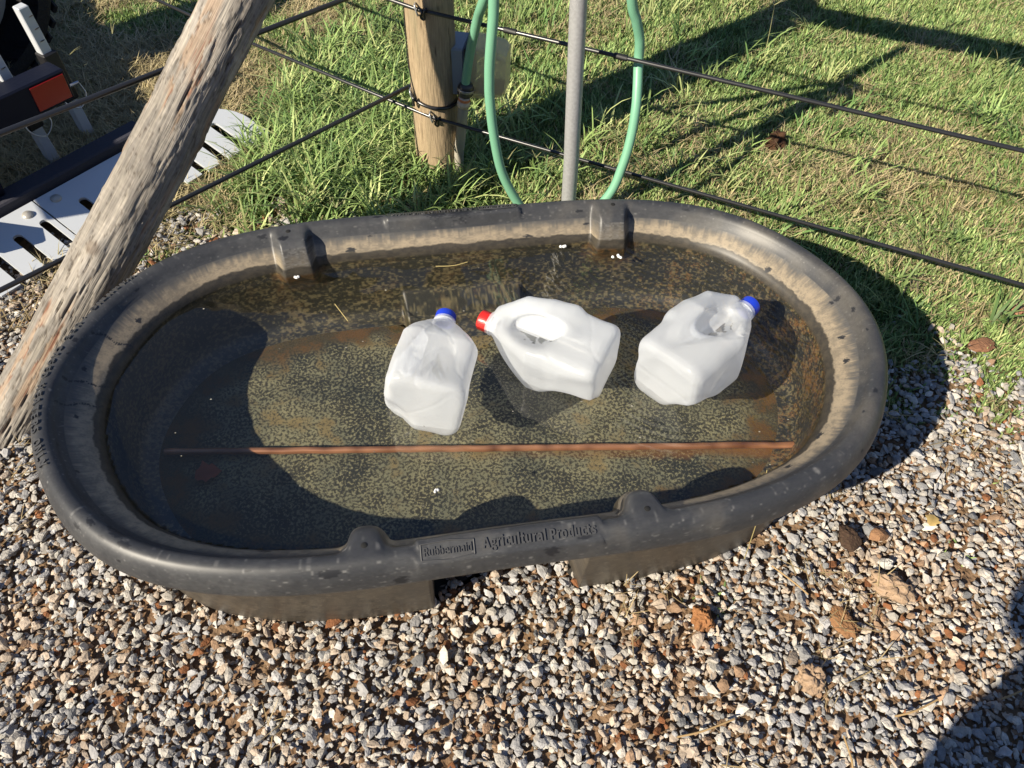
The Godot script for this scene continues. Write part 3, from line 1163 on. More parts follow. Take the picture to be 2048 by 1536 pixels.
# ---------------------------------------------------------------- fence
func timber(called: String, label: String, category: String, a: Vector3, b: Vector3, r0: float, r1: float, sd: int, weathered: float) -> Node3D:
	var root := thing(called, label, category, a)
	var d := b - a
	var L := d.length()
	var y := d / L
	var x := y.cross(Vector3(0.3, 0.2, 1.0)).normalized()
	var z := x.cross(y)
	var seg := 150
	var rings := int(L / 0.0042)
	var n1 := noise(3.0, sd, 3)
	var n2 := noise(26.0, sd + 1, 3)
	var n3 := noise(90.0, sd + 2, 2)
	var n4 := noise(8.0, sd + 3, 3)
	var mb := MB.new()
	for i in rings + 1:
		var t := float(i) / rings
		var bend := Vector2(n1.get_noise_2d(t * 0.5, 3.0), n1.get_noise_2d(t * 0.5, 9.0)) * 0.012 * weathered
		for j in seg + 1:
			var th := TAU * (j % seg) / seg
			var cs := Vector2(cos(th), sin(th))
			var s := t * L
			var r := lerpf(r0, r1, t)
			# knots bulge, long drying cracks sink, bark flakes stand proud
			var big := n1.get_noise_3d(cs.x * 0.25, s * 0.9, cs.y * 0.25)
			var fib := n2.get_noise_3d(cs.x * 1.1, s * 0.30, cs.y * 1.1)
			var fine := n3.get_noise_3d(cs.x * 0.9, s * 0.16, cs.y * 0.9)
			var flake := n4.get_noise_3d(cs.x * 0.35, s * 1.2, cs.y * 0.35)
			var crack := 1.0 - sstep(0.0, 0.05, absf(n2.get_noise_3d(cs.x * 0.22 + 5.0, s * 0.05, cs.y * 0.22)))
			crack *= sstep(-0.05, 0.25, n4.get_noise_3d(cs.x * 0.2 + 4.0, s * 0.4, cs.y * 0.2))
			var fl := sstep(0.10, 0.18, flake) * weathered
			var knot := 0.0
			for q in [[0.31, 2.1], [0.47, 0.4], [0.12, 4.0]]:
				var kd := Vector2(angle_difference(th, q[1]) * r, s - L * q[0]).length()
				knot = maxf(knot, exp(-pow(kd / 0.017, 2.0)))
			r *= 1.0 + big * 0.06 * weathered
			r += fib * 0.0011 * weathered + fine * 0.0006 - crack * 0.0060 * (0.3 + 0.7 * weathered) + fl * 0.0014 + knot * 0.005 * weathered
			var c: Color
			if weathered > 0.5:
				c = Color(0.41, 0.37, 0.31).lerp(Color(0.27, 0.245, 0.215), clampf(0.5 + fib * 0.9 + fine * 0.5, 0.0, 1.0))
				c = c.lerp(Color(0.25, 0.23, 0.205), fl * 0.6)
				c *= 1.0 + clampf(n4.get_noise_3d(cs.x * 0.12, s * 0.35, cs.y * 0.12) * 0.7, -0.22, 0.3)
				c *= 0.93 + 0.14 * sstep(0.1, 0.5, absf(n2.get_noise_3d(cs.x * 0.03, s * 4.0, cs.y * 0.03)))
				var core := sstep(0.12, 0.35, n4.get_noise_3d(cs.x * 0.22 + 2.0, s * 0.28, cs.y * 0.22) - fl * 0.3)
				c = c.lerp(Color(0.36, 0.235, 0.145), core * 0.55)
				c = c.lerp(Color(0.17, 0.045, 0.022), core * sstep(0.22, 0.4, n2.get_noise_3d(cs.x * 0.4, s * 0.3, cs.y * 0.4 + 8.0)) * 0.7)
				c = c.lerp(Color(0.05, 0.035, 0.025), clampf(crack * 0.9 + sstep(0.02, 0.10, flake) * (1.0 - sstep(0.10, 0.14, flake)) * 0.65, 0.0, 0.9))
				c = c.lerp(Color(0.15, 0.11, 0.08), sstep(0.35, 0.8, knot) * 0.6)
			else:
				var grow := n2.get_noise_3d(cs.x * 0.12, s * 3.2 + big * 0.5, cs.y * 0.12)
				c = Color(0.46, 0.355, 0.225).lerp(Color(0.33, 0.25, 0.16), clampf(0.45 + fib * 0.5 + fine * 0.5 + grow * 0.35, 0.0, 1.0))
				c = c.lerp(Color(0.20, 0.19, 0.12), clampf(n4.get_noise_3d(cs.x * 0.2, s * 0.3, cs.y * 0.2) * 0.8, 0.0, 0.5))
				c = c.lerp(Color(0.06, 0.04, 0.025), crack * 0.75)
			var rim := 1.0 if i > 0 and i < rings else 0.93
			mb.vert(x * (cs.x * r * rim + bend.x) + y * s + z * (cs.y * r * rim + bend.y), c, Vector2(float(j) / seg, s))
	for i in rings:
		for j in seg:
			var k := i * (seg + 1) + j
			mb.quad(k, k + 1, k + seg + 2, k + seg + 1)
	for e in [0, rings]:
		var q := []
		for j in seg:
			q.append(mb.V[e * (seg + 1) + j])
		mb.face(q, y * L * 0.5, Color(0.25, 0.19, 0.12))
	mb.smooth()
	var wm := vmat(0.85, 0.25)
	wm.albedo_texture = noise_tex(0.03, sd + 5, 512, 0.86, 1.06)
	wm.heightmap_enabled = true
	wm.heightmap_texture = noise_tex(0.03, sd + 6, 512)
	wm.heightmap_scale = 0.07 if weathered > 0.5 else 0.06
	wm.uv1_scale = Vector3(6, 1.1, 1)
	put("timber", mb.mesh(), wm, root)
	return root

func wire(label: String, pts: PackedVector3Array, r: float, m: Material, group: String) -> Node3D:
	var mb := MB.new()
	mb.tube(pts, r, 12)
	var o := put("fence_wire", mb.mesh(), m)
	tag(o, label, "wire", group)
	return o

func build_fence() -> void:
	var post := timber("fence_post", "round upright wooden fence post with wires stapled across it", "post", Vector3(-0.2085, -0.08, -1.752), Vector3(-0.219, 1.06, -1.757), 0.0555, 0.0535, 201, 0.25)
	var log := timber("brace_log", "thick weathered leaning log with peeling bark and drying cracks", "log", Vector3(-0.992, -0.06, -0.829), Vector3(-0.199, 0.965, -1.700), 0.056, 0.049, 211, 1.0)
	timber("fence_rail", "round wooden top rail running right from the fence post, known by its shadow", "rail", Vector3(-0.15, 0.985, -1.745), Vector3(2.4, 1.0, -0.78), 0.045, 0.045, 221, 0.25)
	var wm := mat(0.018, 0.018, 0.019, 0.28, 0.0, 0.6)
	var old := mat(0.055, 0.05, 0.045, 0.4, 0.0, 0.5)
	var gr := "black coated fence wires"
	var ps := Vector3(-0.205, 0, -1.765)
	# the line that runs past the post
	wire("lower black fence wire, nearest the grass, passing behind the galvanised pole", PackedVector3Array([Vector3(-1.75, 0.17, -2.75), Vector3(-0.755, 0.185, -2.02), Vector3(-0.212, 0.1745, -1.692), Vector3(1.061, 0.11, -1.246), Vector3(2.4, 0.05, -0.76)]), 0.0043, wm, gr)
	wire("upper black fence wire stapled near the top of the visible post", PackedVector3Array([Vector3(-1.75, 0.43, -2.72), Vector3(-0.9, 0.43, -2.12), Vector3(-0.228, 0.4285, -1.697), Vector3(0.940, 0.39, -1.304), Vector3(2.4, 0.36, -0.78)]), 0.0043, wm, gr)
	wire("topmost black fence wire, only its end showing in the upper right corner", line(Vector3(-0.215, 0.72, -1.697), Vector3(2.4, 0.70, -0.60), 12), 0.0043, wm, gr)
	# the line towards the viewer on the left
	wire("lower black fence wire running left from the post behind the leaning log", line(Vector3(-0.275, 0.197, -1.79), Vector3(-1.75, 0.185, -0.18), 20, 0.004), 0.0050, wm, gr)
	wire("upper black fence wire crossing above the slotted plates on the left", line(Vector3(-0.268, 0.452, -1.805), Vector3(-1.70, 0.452, -0.30), 20, 0.004), 0.0052, wm, gr)
	# tie wire round the post, knots and staples
	var mb := MB.new()
	var loop := PackedVector3Array()
	for i in 49:
		var a := TAU * i / 48.0
		loop.append(Vector3(cos(a) * 0.0590, 0.207 + 0.012 * cos(a + 2.4), sin(a) * 0.0590))
	mb.tube(loop, 0.0045, 10, false)
	var lo := post.position
	var tie := put("tie_wire", mb.mesh(), wm, post)
	tie.position = Vector3(0, 0.08, 0)
	mb = MB.new()
	var hang := catmull([Vector3(-0.052, 0.50, 0.024), Vector3(-0.0585, 0.36, 0.010), Vector3(-0.055, 0.27, 0.020), Vector3(-0.040, 0.205, 0.044)], 8)
	mb.tube(hang, 0.0016, 8)
	put("tie_wire", mb.mesh(), wm, post).position = Vector3(0, 0.08, 0)
	var knots := [[Vector3(-0.006, 0.1745, 0.0600), 0.35], [Vector3(-0.024, 0.4285, 0.055), 0.35], [Vector3(-0.053, 0.214, 0.030), 1.2]]
	for q in knots:
		mb = MB.new()
		var o: Vector3 = q[0]
		var rgt := Vector3(cos(q[1]), 0, sin(q[1]))
		mb.tube(catmull([o + Vector3(-0.002, 0.012, -0.010), o + Vector3(-0.003, 0.011, 0.004), o + Vector3(0, 0.0, 0.0075), o + Vector3(0.003, -0.011, 0.004), o + Vector3(0.002, -0.012, -0.010)], 5), 0.0021, 8)
		var st := put("staple", mb.mesh(), mat(0.5, 0.5, 0.5, 0.35, 0.7), post)
		st.position = Vector3(0, 0.08, 0)
		mb = MB.new()
		mb.tube(catmull([o + rgt * 0.006 + Vector3(0, 0.008, 0.003), o + rgt * 0.013 + Vector3(0, 0.0, 0.007), o + rgt * 0.010 + Vector3(0, -0.012, 0.006), o + rgt * 0.018 + Vector3(0, -0.016, 0.003), o + rgt * 0.019 + Vector3(0, 0.004, 0.007), o + rgt * 0.024 + Vector3(0, 0.006, -0.001)], 5), 0.0027, 8)
		put("wire_knot", mb.mesh(), wm, post).position = Vector3(0, 0.08, 0)
	# sleeves where the wire is spliced
	for q in [[Vector3(-0.212, 0.1745, -1.692), Vector3(1.061, 0.11, -1.246), 0.345, "black splice sleeve on the lower wire just left of the hose's right strand"], [Vector3(-0.228, 0.4285, -1.697), Vector3(0.940, 0.39, -1.304), 0.365, "black splice sleeve on the upper wire just right of the galvanised pole"], [Vector3(-0.228, 0.4285, -1.697), Vector3(0.940, 0.39, -1.304), 0.17, "black splice sleeve on the upper wire right of the hose's left strand"]]:
		var c: Vector3 = q[0].lerp(q[1], q[2])
		var d: Vector3 = (q[1] - q[0]).normalized() * 0.014
		mb = MB.new()
		mb.tube(line(c - d, c + d, 2), 0.0062, 12)
		tag(put("splice_sleeve", mb.mesh(), mat(0.012, 0.012, 0.012, 0.5)), q[3], "sleeve", "splice sleeves on the wires")

func build_hydrant() -> void:
	# galvanised pole
	var mb := MB.new()
	mb.tube(PackedVector3Array([Vector3(0.119, -0.05, -1.50), Vector3(0.1135, 0.2, -1.50), Vector3(0.098, 0.58, -1.50), Vector3(0.082, 1.02, -1.50)]), 0.0168, 28)
	var m := mat(0.46, 0.465, 0.47, 0.42, 0.25)
	m.albedo_texture = noise_tex(0.05, 91, 256, 0.86, 1.0)
	m.uv1_triplanar = true
	m.uv1_scale = Vector3(9, 9, 9)
	tag(put("galvanised_pole", mb.mesh(), m), "grey galvanised steel pole standing behind the tank", "pole")
	# hose
	var hose := thing("garden_hose", "pale green garden hose hanging in a loop beside the pole", "hose")
	var a := catmull([Vector3(-0.1310, 0.262, -1.700), Vector3(-0.129, 0.277, -1.698), Vector3(-0.118, 0.346, -1.68), Vector3(-0.099, 0.438, -1.64), Vector3(-0.083, 0.498, -1.60), Vector3(-0.045, 0.62, -1.55), Vector3(0.02, 0.76, -1.50), Vector3(0.075, 0.81, -1.472), Vector3(0.14, 0.78, -1.48), Vector3(0.175, 0.68, -1.53),
		Vector3(0.206, 0.527, -1.56), Vector3(0.222, 0.482, -1.57), Vector3(0.236, 0.436, -1.58), Vector3(0.240, 0.392, -1.58), Vector3(0.242, 0.347, -1.55), Vector3(0.242, 0.311, -1.53), Vector3(0.238, 0.259, -1.51), Vector3(0.227, 0.203, -1.49), Vector3(0.204, 0.137, -1.47),
		Vector3(0.150, 0.070, -1.462), Vector3(0.085, 0.052, -1.46), Vector3(0.030, 0.070, -1.465), Vector3(0.001, 0.100, -1.47), Vector3(-0.038, 0.184, -1.47), Vector3(-0.057, 0.281, -1.47), Vector3(-0.065, 0.359, -1.47), Vector3(-0.066, 0.401, -1.47), Vector3(-0.065, 0.445, -1.47), Vector3(-0.059, 0.522, -1.47), Vector3(-0.052, 0.61, -1.47), Vector3(-0.01, 0.73, -1.462), Vector3(0.07, 0.79, -1.455), Vector3(0.13, 0.75, -1.45), Vector3(0.15, 0.66, -1.44)], 8)
	mb = MB.new()
	mb.tube(a, 0.0103, 20)
	var hm := mat(0.20, 0.46, 0.30, 0.42)
	var img := Image.create(64, 64, false, Image.FORMAT_RGB8)
	for y in 64:
		for x in 64:
			var v := 0.88 + 0.12 * (sin(x * TAU / 8.0) * sin(y * TAU / 8.0) * 0.5 + 0.5)
			img.set_pixel(x, y, Color(v, v, v))
	hm.albedo_texture = ImageTexture.create_from_image(img)
	hm.uv1_scale = Vector3(4, 60, 1)
	put("hose_tube", mb.mesh(), hm, hose)
	# coupling
	var t := Transform3D(Basis(Vector3(0, 0, 1), -0.16), Vector3(-0.1325, 0.238, -1.702))
	mb = MB.new()
	mb.lathe(t, [Vector2(0.0, -0.010), Vector2(0.0155, -0.010), Vector2(0.0185, -0.006), Vector2(0.0185, 0.014), Vector2(0.0155, 0.020), Vector2(0.0118, 0.024), Vector2(0.0, 0.024)], 8, Color.WHITE)
	put("coupling", mb.mesh(), mat(0.065, 0.062, 0.058, 0.3, 0.3), hose)
	mb = MB.new()
	mb.lathe(t, [Vector2(0.0193, 0.004), Vector2(0.0205, 0.005), Vector2(0.0205, 0.010), Vector2(0.0193, 0.011)], 24)
	put("coupling_band", mb.mesh(), mat(0.35, 0.33, 0.30, 0.35, 0.6), hose)
	# plastic riser
	var riser := thing("water_riser", "grey plastic water pipe rising from the grass to the hose coupling", "pipe")
	mb = MB.new()
	mb.tube(PackedVector3Array([Vector3(-0.158, -0.05, -1.735), Vector3(-0.155, 0.05, -1.725), Vector3(-0.1375, 0.200, -1.704)]), 0.0125, 18)
	put("riser_pipe", mb.mesh(), mat(0.40, 0.37, 0.30, 0.5), riser)
	mb = MB.new()
	t.origin = Vector3(-0.1362, 0.214, -1.7035)
	mb.lathe(t, [Vector2(0.0, -0.014), Vector2(0.0150, -0.014), Vector2(0.0155, -0.002), Vector2(0.0135, 0.000), Vector2(0.0135, 0.012), Vector2(0.0, 0.012)], 20)
	put("adapter", mb.mesh(), mat(0.62, 0.52, 0.42, 0.5), riser)
	mb = MB.new()
	mb.lathe(t, [Vector2(0.0137, 0.001), Vector2(0.0146, 0.003), Vector2(0.0146, 0.006), Vector2(0.0137, 0.008)], 20)
	put("thread_seal", mb.mesh(), mat(0.60, 0.20, 0.07, 0.5), riser)
	# outlet box on the post
	var box := thing("outlet_box", "grey outdoor outlet box with a clear bubble cover on the post", "outlet box", Vector3(-0.175, 0.272, -1.770), -0.14)
	mb = MB.new()
	mb.box(Transform3D(Basis(), Vector3(0.021, 0, 0)), Vector3(0.050, 0.115, 0.085), 0.004)
	put("back_box", mb.mesh(), mat(0.27, 0.295, 0.32, 0.5), box)
	mb = MB.new()
	mb.box(Transform3D(Basis(), Vector3(0.0505, 0, 0)), Vector3(0.008, 0.126, 0.095), 0.002)
	put("gasket_plate", mb.mesh(), mat(0.02, 0.022, 0.026, 0.6), box)
	# bubble cover: hollow shell with walls, open towards the plate
	mb = MB.new()
	for inner in [false, true]:
		var g := 0.0018 if inner else 0.0
		var sec := [[0.055, 0.062, 0.047], [0.085, 0.061, 0.046], [0.128, 0.054, 0.043], [0.142, 0.045, 0.036]]
		var k0 := mb.V.size()
		var seg := 40
		for s in sec:
			for j in seg:
				var th := TAU * j / seg
				var e := pow(pow(absf(cos(th)), 14.0) + pow(absf(sin(th)), 14.0), -1.0 / 14.0)
				mb.vert(Vector3(s[0] - (g if s[0] > 0.1 else 0.0), sin(th) * e * (s[1] - g), cos(th) * e * (s[2] - g)))
		for i in sec.size() - 1:
			for j in seg:
				var p := k0 + i * seg + j
				var q := k0 + i * seg + (j + 1) % seg
				if inner:
					mb.quad(p, q, q + seg, p + seg)
				else:
					mb.quad(p, p + seg, q + seg, q)
		var cap := []
		for j in seg:
			cap.append(mb.V[k0 + 3 * seg + j])
		mb.face(cap, Vector3(0.0 if not inner else 1.0, 0, 0))
	var cm := StandardMaterial3D.new()
	cm.transparency = BaseMaterial3D.TRANSPARENCY_ALPHA
	cm.albedo_color = Color(0.90, 0.84, 0.70, 0.44)
	cm.roughness = 0.30
	cm.backlight_enabled = true
	cm.backlight = Color(0.8, 0.76, 0.62)
	put("bubble_cover", mb.mesh(), cm, box)
	mb = MB.new()
	mb.box(Transform3D(Basis(), Vector3(0.0595, 0.0, 0.0)), Vector3(0.010, 0.075, 0.040), 0.003)
	put("socket_face", mb.mesh(), mat(0.30, 0.26, 0.22, 0.5), box)
	mb = MB.new()
	var nd := noise(40.0, 99, 3)
	for i in 13:
		for j in 9:
			var px := 0.066 + 0.068 * i / 12.0
			mb.vert(Vector3(px, -0.0535 + (0.008 + nd.get_noise_2d(i * 0.01, j * 0.01) * 0.006) * (1.0 - absf(j - 4) / 6.0) + 0.003 * i / 12.0, -0.036 + 0.072 * j / 8.0))
	for i in 12:
		for j in 8:
			var p := i * 9 + j
			mb.quad(p, p + 9, p + 10, p + 1)
	put("dirt_heap", mb.mesh(), mat(0.34, 0.15, 0.06, 0.9), box)

# ---------------------------------------------------------------- the drag behind the log
func plate(mb: MB, outline: PackedVector2Array, holes: Array, xf: Transform3D, th: float) -> void:
	# a flat plate with slots open to its edge is one outline; triangulate it and give it thickness
	var tri := Geometry2D.triangulate_polygon(outline)
	var k := mb.V.size()
	for p in outline:
		mb.vert(xf * Vector3(p.x, th, p.y))
	for i in range(0, tri.size(), 3):
		var n: Vector3 = (mb.V[k + tri[i + 2]] - mb.V[k + tri[i]]).cross(mb.V[k + tri[i + 1]] - mb.V[k + tri[i]])
		if n.dot(xf.basis.y) > 0.0:
			mb.tri(k + tri[i], k + tri[i + 1], k + tri[i + 2])
		else:
			mb.tri(k + tri[i], k + tri[i + 2], k + tri[i + 1])
	var m := outline.size()
	for i in m:
		var a := outline[i]
		var b := outline[(i + 1) % m]
		var out := Vector2(b.y - a.y, a.x - b.x)
		var from := (a + b) * 0.5
		var inside := Geometry2D.is_point_in_polygon(from + out.normalized() * 0.0005, outline)
		var s := -1.0 if inside else 1.0
		var from3 := xf * Vector3(from.x - out.x * s, th * 0.5, from.y - out.y * s)
		mb.face([xf * Vector3(a.x, th, a.y), xf * Vector3(b.x, th, b.y), xf * Vector3(b.x, 0, b.y), xf * Vector3(a.x, 0, a.y)], from3)

func comb(x0: float, x1: float, deep: float, first: float, gap: float, wide: float, slot_from: float, round_end: bool) -> PackedVector2Array:
	# runs along x from x0 to x1, the teeth point to +y; slots start slot_from in
	var o := PackedVector2Array()
	o.append(Vector2(x0, 0)); 
	if round_end:
		for i in 9:
			var a := -PI / 2 + PI / 2 * i / 8.0
			o.append(Vector2(x1 - 0.11 + cos(a) * 0.11, 0.11 + sin(a) * 0.11))
	else:
		o.append(Vector2(x1, 0))
	o.append(Vector2(x1, deep))
	var s := x1 - first
	while s - wide > x0 + 0.01:
		o.append(Vector2(s, deep))
		for i in 7:
			var a := -PI * i / 6.0
			o.append(Vector2(s - wide * 0.5 + cos(a) * wide * 0.5, slot_from + wide * 0.5 + sin(a) * wide * 0.5))
		o.append(Vector2(s - wide, deep))
		s -= gap
	o.append(Vector2(x0, deep))
	return o

func bar(mb: MB, a: Vector3, b: Vector3, w: float, h: float, bev := 0.003) -> void:
	var y := (b - a).normalized()
	var x := Vector3.UP.cross(y)
	x = (x if x.length() > 0.2 else Vector3(0.83, 0, 0.55)).normalized()
	var z := x.cross(y)
	mb.box(Transform3D(Basis(x, y, z), (a + b) * 0.5), Vector3(w, a.distance_to(b), h), bev)

func build_drag() -> void:
	var root := thing("arena_drag", "dark blue towed arena drag with grey slotted plates and a red reflector", "drag", Vector3(-1.1, 0, -1.55))
	var o := Vector3(-1.1, 0, -1.55)
	var navy := grain(mat(0.007, 0.009, 0.020, 0.5, 0.0, 0.3), 0.03, 301, 0.03, 6.0)
	var dust := grain(mat(0.035, 0.035, 0.048, 0.8), 0.03, 302, 0.05, 8.0)
	var black := mat(0.012, 0.012, 0.014, 0.5)
	var steel := mat(0.56, 0.59, 0.62, 0.42, 0.1)
	var along := Vector3(0.56, 0.0, -0.83).normalized()
	var across := Vector3(0.83, 0.0, 0.56).normalized()
	# slotted plates, sloping gently down to the teeth
	var seam := Vector3(-1.128, 0.052, -1.474) - o
	var bz := (across + Vector3(0, -0.20, 0)).normalized()
	var bx := along
	var xf := Transform3D(Basis(bx, bz.cross(bx).normalized(), bz), seam)
	var p1 := comb(0.002, 0.560, 0.185, 0.075, 0.066, 0.021, 0.062, true)
	var p2 := comb(-0.62, -0.002, 0.185, 0.012, 0.066, 0.021, 0.062, false)
	for q in [p1, p2]:
		var mb := MB.new()
		plate(mb, q, [], xf, 0.007)
		put("slotted_plate", mb.mesh(), steel, root)
	for q in [Vector2(-0.034, 0.03), Vector2(0.040, 0.028), Vector2(-0.33, 0.03), Vector2(0.3, 0.028)]:
		var mb := MB.new()
		var t := xf * Transform3D(Basis(), Vector3(q.x, 0.007, q.y))
		mb.lathe(t, [Vector2(0.0125, 0.0), Vector2(0.0125, 0.002), Vector2(0.009, 0.0055), Vector2(0.0, 0.007)], 18)
		put("bolt", mb.mesh(), mat(0.42, 0.40, 0.36, 0.4, 0.3), root)
	# the angle iron that carries the plates
	var mb := MB.new()
	var c := seam + along * -0.05 - across * 0.035
	bar(mb, c - along * 0.75 + Vector3(0, 0.008, 0), c + along * 0.385 + Vector3(0, 0.008, 0), 0.056, 0.04, 0.004)
	put("tool_bar", mb.mesh(), dust, root)
	# frame arm that comes in from the left
	mb = MB.new()
	bar(mb, Vector3(-1.19, 0.10, -1.44) - o, Vector3(-1.72, 0.32, -1.90) - o, 0.06, 0.06, 0.004)
	bar(mb, Vector3(-1.17, 0.10, -1.30) - o, Vector3(-1.75, 0.32, -1.15) - o, 0.05, 0.05, 0.004)
	put("frame_arm", mb.mesh(), navy, root)
	# scarifier legs through the cross tube
	var legs := [Vector3(-1.155, 0, -1.825), Vector3(-1.192, 0, -1.695)]
	for q in legs:
		mb = MB.new()
		bar(mb, q + Vector3(0.012, -0.03, 0.0) - o, q + Vector3(-0.02, 0.345, 0.0) - o, 0.026, 0.026, 0.002)
		var leg := put("ripper_leg", mb.mesh(), steel, root)
		for i in 4:
			mb = MB.new()
			var hh := 0.235 + i * 0.03
			mb.lathe(Transform3D(Basis(Vector3(0, 0, 1), Vector3(across.x, 0, across.z), Vector3(-across.z, 0, across.x)), q + Vector3(-0.01, hh, 0) - o + across * 0.0125), [Vector2(0.0055, 0.0), Vector2(0.0055, 0.0012), Vector2(0.0, 0.0012)], 12)
			put("pin_hole", mb.mesh(), mat(0.02, 0.02, 0.02, 0.9), leg)
		mb = MB.new()
		bar(mb, q + Vector3(0.0, 0.11, 0.0) - o, q + Vector3(-0.008, 0.235, 0.0) - o, 0.038, 0.038, 0.003)
		put("leg_socket", mb.mesh(), black, root)
	# cross tube with its reflector
	mb = MB.new()
	var ta := Vector3(-1.095, 0.215, -1.735) - o
	var tb := ta - along * 0.95
	bar(mb, ta, tb, 0.06, 0.075, 0.004)
	put("cross_tube", mb.mesh(), navy, root)
	mb = MB.new()
	var face_n := across
	bar(mb, ta - along * 0.008 + face_n * 0.0315 + Vector3(0, 0.0, 0), ta - along * 0.094 + face_n * 0.0315, 0.003, 0.058, 0.0008)
	put("reflector", mb.mesh(), mat(0.30, 0.006, 0.005, 0.3), root)
	# lock pins with wire bails
	for q in legs:
		mb = MB.new()
		var h: Vector3 = q + Vector3(0.0, 0.15, 0.0) - o + across * 0.022
		mb.tube(line(h - along * 0.028, h + along * 0.028, 1), 0.0045, 10)
		var pin := put("lock_pin", mb.mesh(), mat(0.5, 0.5, 0.5, 0.3, 0.8), root)
		mb = MB.new()
		mb.tube(catmull([h - along * 0.028, h - along * 0.027 + across * 0.012 + Vector3(0, -0.03, 0), h + across * 0.020 + Vector3(0, -0.05, 0), h + along * 0.030 + across * 0.012 + Vector3(0, -0.03, 0), h + along * 0.028], 6), 0.0016, 8)
		put("wire_bail", mb.mesh(), mat(0.6, 0.6, 0.6, 0.3, 0.8), pin)
	# tyre
	mb = MB.new()
	var ax := Basis(along, across.cross(along).normalized(), across)
	var tyre := Transform3D(Basis(ax.x, ax.z, -ax.y), Vector3(-1.52, 0.30, -2.02) - o)
	var prof := []
	for i in 15:
		var a := PI * i / 14.0 - PI / 2
		prof.append(Vector2(0.235 + 0.06 * pow(absf(cos(a)), 0.5), sin(a) * 0.09))
	mb.lathe(tyre, prof, 72)
	var wheel := put("tyre", mb.mesh(), grain(mat(0.014, 0.014, 0.015, 0.8), 0.02, 303, 0.3, 9.0), root)
	mb = MB.new()
	for i in 44:
		for s in [-1, 1]:
			var a: float = TAU * (i + 0.25 * s) / 44.0
			var r := Vector3(cos(a), 0, sin(a))
			var t := Vector3(-sin(a), 0, cos(a))
			mb.box(tyre * Transform3D(Basis(t, Vector3.UP, r).rotated(r, 0.35 * s), r * 0.296 + Vector3(0, s * 0.038, 0)), Vector3(0.022, 0.07, 0.012), 0.002)
	var tr := put("tread", mb.mesh(), mat(0.014, 0.014, 0.015, 0.85), wheel)
	mb = MB.new()
	mb.lathe(tyre, [Vector2(0.235, -0.08), Vector2(0.20, -0.06), Vector2(0.19, 0.02), Vector2(0.06, 0.04), Vector2(0.05, 0.07), Vector2(0.0, 0.07)], 40)
	put("wheel_rim", mb.mesh(), steel, root)
	# deck, weights and drawbar out to the left (they shade the grass here)
	mb = MB.new()
	bar(mb, Vector3(-1.95, 0.62, -0.95) - o, Vector3(-2.45, 0.62, -2.05) - o, 0.62, 0.05, 0.005)
	put("deck", mb.mesh(), navy, root)
	mb = MB.new()
	for i in 5:
		bar(mb, Vector3(-1.62 - i * 0.16, 0.62 + 0.06 * (i % 2), -0.95 - i * 0.05) - o, Vector3(-2.0 - i * 0.16, 0.64, -1.75 - i * 0.05) - o, 0.10, 0.10, 0.005)
	put("weight_rack", mb.mesh(), navy, root)
	mb = MB.new()
	bar(mb, Vector3(-1.78, 0.32, -1.85) - o, Vector3(-1.95, 0.62, -1.25) - o, 0.06, 0.06, 0.004)
	bar(mb, Vector3(-1.75, 0.32, -1.15) - o, Vector3(-2.0, 0.62, -1.05) - o, 0.06, 0.06, 0.004)
	bar(mb, Vector3(-1.52, 0.30, -2.02) - o, Vector3(-2.0, 0.62, -1.75) - o, 0.06, 0.06, 0.004)
	put("upright", mb.mesh(), navy, root)

# ---------------------------------------------------------------- stones, clods, leaves
func lump(called: String, at: Vector3, s: Vector3, rough: float, c0: Color, c1: Color, sd: int, label: String, category: String, turn := 0.0, facet := false) -> void:
	var mb := MB.new()
	var n1 := noise(1.1, sd, 3)
	var n2 := noise(4.5, sd + 1, 3)
	var sg := 40
	var rg := 24
	var rng := RandomNumberGenerator.new()
	rng.seed = sd
	var cuts := []
	for i in 7:
		cuts.append([Vector3(rng.randfn(), rng.randfn() * 0.6 + 0.2, rng.randfn()).normalized(), rng.randf_range(0.55, 0.8)])
	for i in rg + 1:
		var ph := PI * i / rg
		for j in sg + 1:
			var th := TAU * (j % sg) / sg
			var d := Vector3(sin(ph) * cos(th), cos(ph), sin(ph) * sin(th))
			var f := 1.0 + n1.get_noise_3dv(d) * rough + n2.get_noise_3dv(d) * rough * 0.55
			var p := d * f
			if facet:
				for q in cuts:
					var over: float = p.dot(q[0]) - q[1]
					if over > 0.0:
						p -= q[0] * over * 0.92
				p += d * n2.get_noise_3dv(d * 1.6) * 0.04
			mb.vert(p * s * 0.5, c0.lerp(c1, clampf(0.5 + n2.get_noise_3dv(d * 2.0) * 1.3, 0.0, 1.0)))
	for i in rg:
		for j in sg:
			var k := i * (sg + 1) + j
			mb.quad(k, k + 1, k + sg + 2, k + sg + 1)
	var o := put(called, mb.mesh(), grain(vmat(0.9, 0.25), 0.03, sd, 0.15, 12.0))
	o.position = at
	o.rotation.y = turn
	tag(o, label, category)

